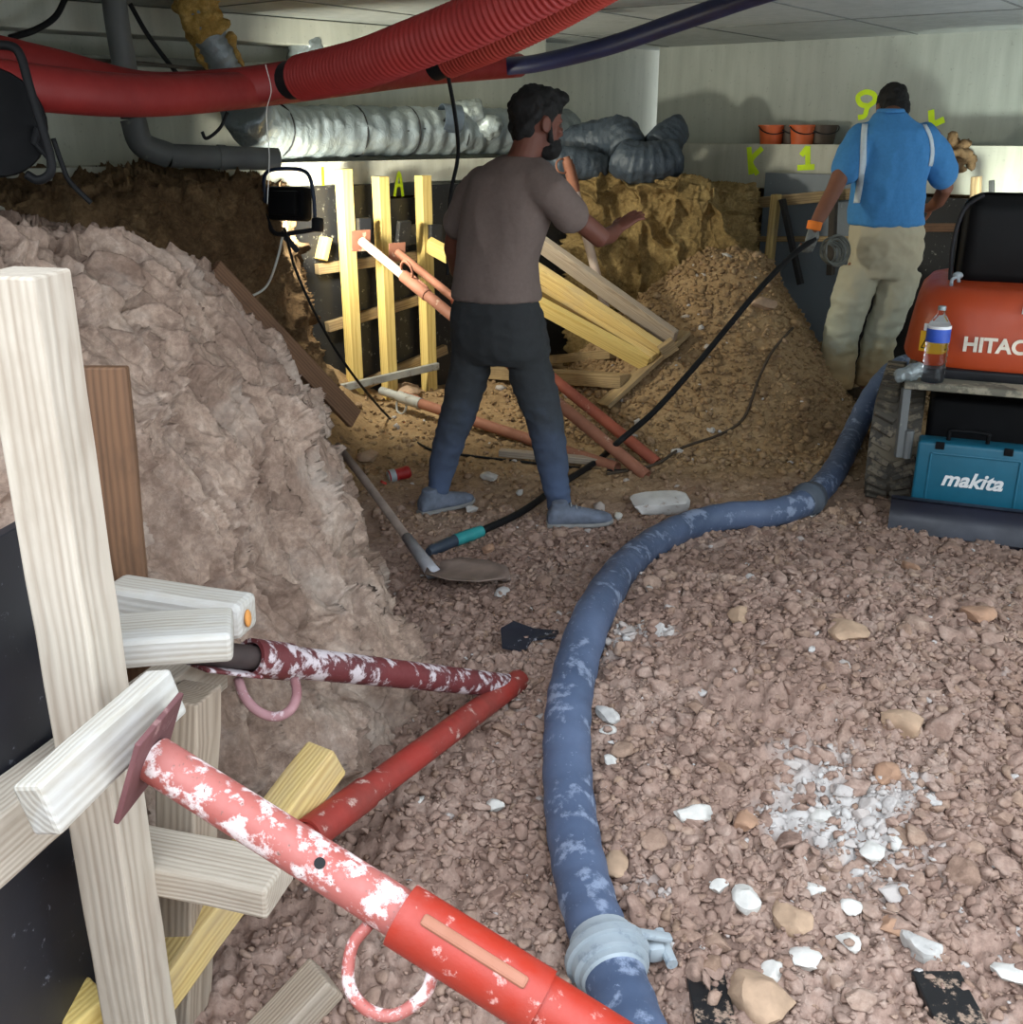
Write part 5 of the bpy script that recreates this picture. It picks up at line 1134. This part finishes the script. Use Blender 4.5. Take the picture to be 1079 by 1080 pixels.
mb = MB(); mb.loft(ringsP([(549, 165, .078, .070), (547, 173, .135, .088), (544, 186, .186, .116), (538, 210, .194, .126), (530, 242, .187, .128), (523, 275, .176, .124), (523, 298, .184, .130), (524, 316, .194, .140)], Y1, sd, fd))
limb(mb, [P(566, 194, 4.31), P(582, 204, 4.27), P(602, 227, 4.285)], [.075, .072, .068]); limb(mb, [P(510, 194, 4.49), P(495, 210, 4.55), P(484, 236, 4.60)], [.07, .068, .066])
link('shirt', remesh(mb, .009, 14, folds(7, .007, .7)), M_shirt1, t1, smooth=True)
mb = MB(); mb.loft(ringsP([(523, 308, .170, .112), (524, 330, .198, .140), (526, 352, .214, .148), (528, 370, .215, .145), (529, 380, .19, .12)], Y1, sd, fd))
for k in lg1: mb.tube([P(x, y, Y) for x, y, r, Y in lg1[k]], [r*1.08 for x, y, r, Y in lg1[k]], 22)
link('jeans', remesh(mb, .009, 5, folds(9, .006, 1.8, 3.)), M_jeans, t1, smooth=True)
hl, tl = Gt(457, 541, .0), Gt(490, 531, .0); hr_, tr = Gt(584, 556), Gt(634, 553)
def fit(h, t, L): d = (t-h).normalized(); return h, h+d*L
a, b = fit(hl, hl+V((.75, .55, 0)), .27); shoe(t1, a+V((-.05, -.03, 0)), b+V((-.05, -.03, 0)), M_shoe1, M_sole)
a, b = fit(hr_, hr_+V((.97, .12, 0)), .27); shoe(t1, a+V((-.02, 0, 0)), b+V((-.02, 0, 0)), M_shoe1, M_sole)
mb = MB(); mb.tube([P(461, 530, 4.43), P(459, 540, 4.43)], [.040, .040], 16); link('sock', mb.mesh(), M_sock, t1, smooth=True)
mb = MB(); mb.tube([P(591, 536, 4.30), P(592, 549, 4.30)], [.043, .043], 16); link('sock', mb.mesh(), M_sock, t1, smooth=True)
# --- man in the blue shirt
Y2 = 6.20
fd = V((-.08, .99, 0)).normalized(); sd = V((.99, .08, 0)).normalized()
f2 = P(905, 412, Y2)
t2_ = empty('person', (f2.x, f2.y, gz(f2.x, f2.y)), 'person in blue polo and beige trousers seen from behind, holding the black hose', 'person')
lg2 = dict(l=[(908, 285, .112, 6.2), (897, 318, .104, 6.18), (887, 352, .096, 6.2), (884, 382, .096, 6.2), (880, 408, .098, 6.2)],
           r=[(950, 285, .112, 6.2), (941, 320, .098, 6.16), (928, 355, .092, 6.2), (922, 385, .094, 6.22), (919, 405, .092, 6.22)])
arm2l = [P(903, 146, 6.2), P(892, 172, 6.14), P(880, 200, 6.08), P(866, 226, 6.0), P(858, 240, 5.96)]
arm2r = [P(982, 146, 6.22), P(992, 172, 6.25), P(997, 198, 6.30), P(990, 212, 6.46), P(982, 218, 6.58)]
hc2 = P(941, 116, 6.32); hf2 = V((-.05, .80, -.6))
mb = MB(); Mh, Lh = head(mb, hc2, hf2)
limb(mb, [P(940, 136, 6.2), P(940, 122, 6.22), Lh(-.03, 0, -.05)], [.075, .062, .06])
mb.loft(ringsP([(941, 134, .10, .07), (943, 146, .17, .095), (942, 170, .18, .10), (937, 200, .175, .10), (935, 230, .175, .105), (935, 262, .17, .11)], Y2, sd, fd))
limb(mb, arm2l, [.060, .052, .045, .040, .030]); limb(mb, arm2r, [.060, .052, .045, .040, .030])
hand(mb, arm2r[-1], V((-.5, .8, -.2)), V((.5, .2, .8)), -1, .5)
gl = MB(); hv = (P(857, 254, 5.95)-arm2l[-1]).normalized(); hand(gl, arm2l[-1], V((-.12, -.05, -1)), V((.55, -.83, 0)), 1, .75, 1.12)
for k in lg2: limb(mb, [P(x, y, Y) for x, y, r, Y in lg2[k]], [r*.75 for x, y, r, Y in lg2[k]])
hand(mb, arm2l[-1], V((-.12, -.05, -1)), V((.55, -.83, 0)), 1, .75, 1.0)
link('body', remesh(mb, .006, 3), M_skin2, t2_, smooth=True)
link('glove', remesh(gl, .005, 2), M_glove, t2_, smooth=True)
mb = MB(); mb.tube([arm2l[-1]+V((.008, 0, .035)), arm2l[-1]+V((0, 0, -.012))], [.042, .040], 16); link('glove_cuff', remesh(mb, .006, 2), M_cuff, t2_, smooth=True)
mb = MB(); mb.ellip(Lh(-.02, 0, .045), (.105, .086, .092), Mh, 24, 16); mb.ellip(Lh(-.055, 0, -.02), (.062, .078, .085), Mh)
link('hair', remesh(mb, .007, 3, lambda x, y, z: .008*fbm(x*26, y*26, z*26, 3)), M_hair, t2_, smooth=True)
shR = ringsP([(939, 119, .082, .076), (940, 128, .125, .095), (943, 139, .195, .118), (943, 160, .212, .130), (938, 190, .203, .130), (935, 214, .204, .134), (934, 237, .215, .145)], Y2, sd, fd)
mb = MB(); mb.loft(shR)
limb(mb, [P(910, 145, 6.2), P(900, 162, 6.16), P(893, 178, 6.13)], [.082, .082, .078]); limb(mb, [P(974, 146, 6.22), P(986, 162, 6.24), P(994, 183, 6.27)], [.082, .084, .082])
link('shirt', remesh(mb, .009, 12, folds(7, .010, .7, 5.)), M_shirt2, t2_, smooth=True)
mb = MB(); mb.loft([(c+V((0, -.004, .012)), a, b, s_, f_, p_) for (c, a, b, s_, f_, p_) in ((P(939, 117, 6.2), .070, .066, sd, fd, 2.2), (P(939, 122, 6.2), .082, .078, sd, fd, 2.2))], 28); link('collar', remesh(mb, .007, 2), M_shirt2, t2_, smooth=True)
def backline(pts, w):   # a strip laid on the back of the shirt
    vs = []; fs = []
    bv = bpy.data.objects
    from mathutils.bvhtree import BVHTree
    so = [o for o in t2_.children if o.name.startswith('shirt')][0]
    vv = [so.matrix_world@v.co for v in so.data.vertices]; bt = BVHTree.FromPolygons(vv, [tuple(p.vertices) for p in so.data.polygons])
    sp_ = spline([V((x, y, 0)) for x, y in pts], 8); rows = []
    for p in sp_:
        row = []
        for k in (-1, 0, 1):
            d = ray(p.x+k*w, p.y); d.normalize(); h, n, i_, ds = bt.ray_cast(EYE, d)
            row.append((h, n))
        if all(h for h, n in row): rows.append([h+n*.004 for h, n in row])
    mb = MB(); vs = [p for r in rows for p in r]; fs = [(i*3+j, i*3+j+1, i*3+j+4, i*3+j+3) for i in range(len(rows)-1) for j in (0, 1)]
    mb.add(vs, fs); o = link('shirt_stripe', mb.mesh(), M_stripe, t2_, smooth=True); md = o.modifiers.new('s', 'SOLIDIFY'); md.thickness = .004; md.offset = 0
bpy.context.view_layer.update()
backline([(913, 127), (911, 145), (910, 165), (908, 190), (904, 214)], 3.2)
backline([(975, 132), (981, 145), (983, 160), (981, 175)], 2.0)
mb = MB(); mb.loft(ringsP([(935, 229, .190, .125), (935, 245, .203, .145), (934, 262, .205, .152), (932, 280, .195, .145), (930, 291, .17, .13)], Y2, sd, fd))
for k in lg2: mb.tube([P(x, y, Y) for x, y, r, Y in lg2[k]], [r for x, y, r, Y in lg2[k]], 22)
link('trousers', remesh(mb, .010, 5, folds(8, .011, 1.3, 9.)), M_chino, t2_, smooth=True)
q = P(880, 412, 6.2); q.z = gz(q.x, q.y)-.005; shoe(t2_, q+V((.02, -.05, 0)), q+V((-.16, .16, 0)), M_shoe2, M_shoe2, .05, .08, 'boot')
q = P(916, 412, 6.22); q.z = gz(q.x, q.y)-.005; shoe(t2_, q+V((0, -.06, 0)), q+V((-.05, .21, 0)), M_shoe2, M_shoe2, .05, .08, 'boot')
# ------------------------------------------------------------------ light
w = bpy.data.worlds.new('world'); S.world = w; w.use_nodes = True
w.node_tree.nodes['Background'].inputs[0].default_value = (.82, .91, 1.0, 1); w.node_tree.nodes['Background'].inputs[1].default_value = 5.8
def area(name, loc, target, sx, sy, power, col, spread=math.pi):
    l = bpy.data.lights.new(name, 'AREA'); l.shape = 'RECTANGLE'; l.size = sx; l.size_y = sy; l.energy = power; l.color = col; l.spread = spread
    o = bpy.data.objects.new(name, l); COL.objects.link(o); o.location = loc; o.rotation_euler = (V(target)-V(loc)).to_track_quat('-Z', 'Y').to_euler(); return o
def spot(name, loc, target, power, col, ang, blend=.3, r=.05):
    l = bpy.data.lights.new(name, 'SPOT'); l.energy = power; l.color = col; l.spot_size = math.radians(ang); l.spot_blend = blend; l.shadow_soft_size = r
    o = bpy.data.objects.new(name, l); COL.objects.link(o); o.location = loc; o.rotation_euler = (V(target)-V(loc)).to_track_quat('-Z', 'Y').to_euler(); return o
po = area('opening_portal', (1.1, -.6, 2.5), (1.1, -.6, 0), 9.0, 3.6, 1, (1, 1, 1)); po.data.cycles.is_portal = True
lf = lc+fd_l*.07 if False else lc+V((.35, .93, -.12)).normalized()*.07
area('floodlight_beam', lf, lf+V((.5, .85, -.15)), .19, .14, 34, (1, .98, .82))
spot('work_lamp_right', P(1066, 228, 6.2), onR(1062, 128, 0), 34, (.90, 1, .88), 74, .5, .05)
spot('warm_pit_spot', P(610, 175, 6.6)+V((-.9, -.0, .45)), P(690, 250, 7.3), 34, (1, .95, .74), 120, .6, .40)  # warm spot aimed at the clay block, no lamp body built
S.view_settings.view_transform = 'Standard'; S.view_settings.look = 'None'; S.view_settings.exposure = 0.0; S.view_settings.gamma = 1; S.view_settings.use_curve_mapping = False
S.cycles.use_denoising = True; S.cycles.max_bounces = 6; S.cycles.diffuse_bounces = 3; S.cycles.glossy_bounces = 3; S.cycles.transmission_bounces = 6; S.cycles.sample_clamp_indirect = 6
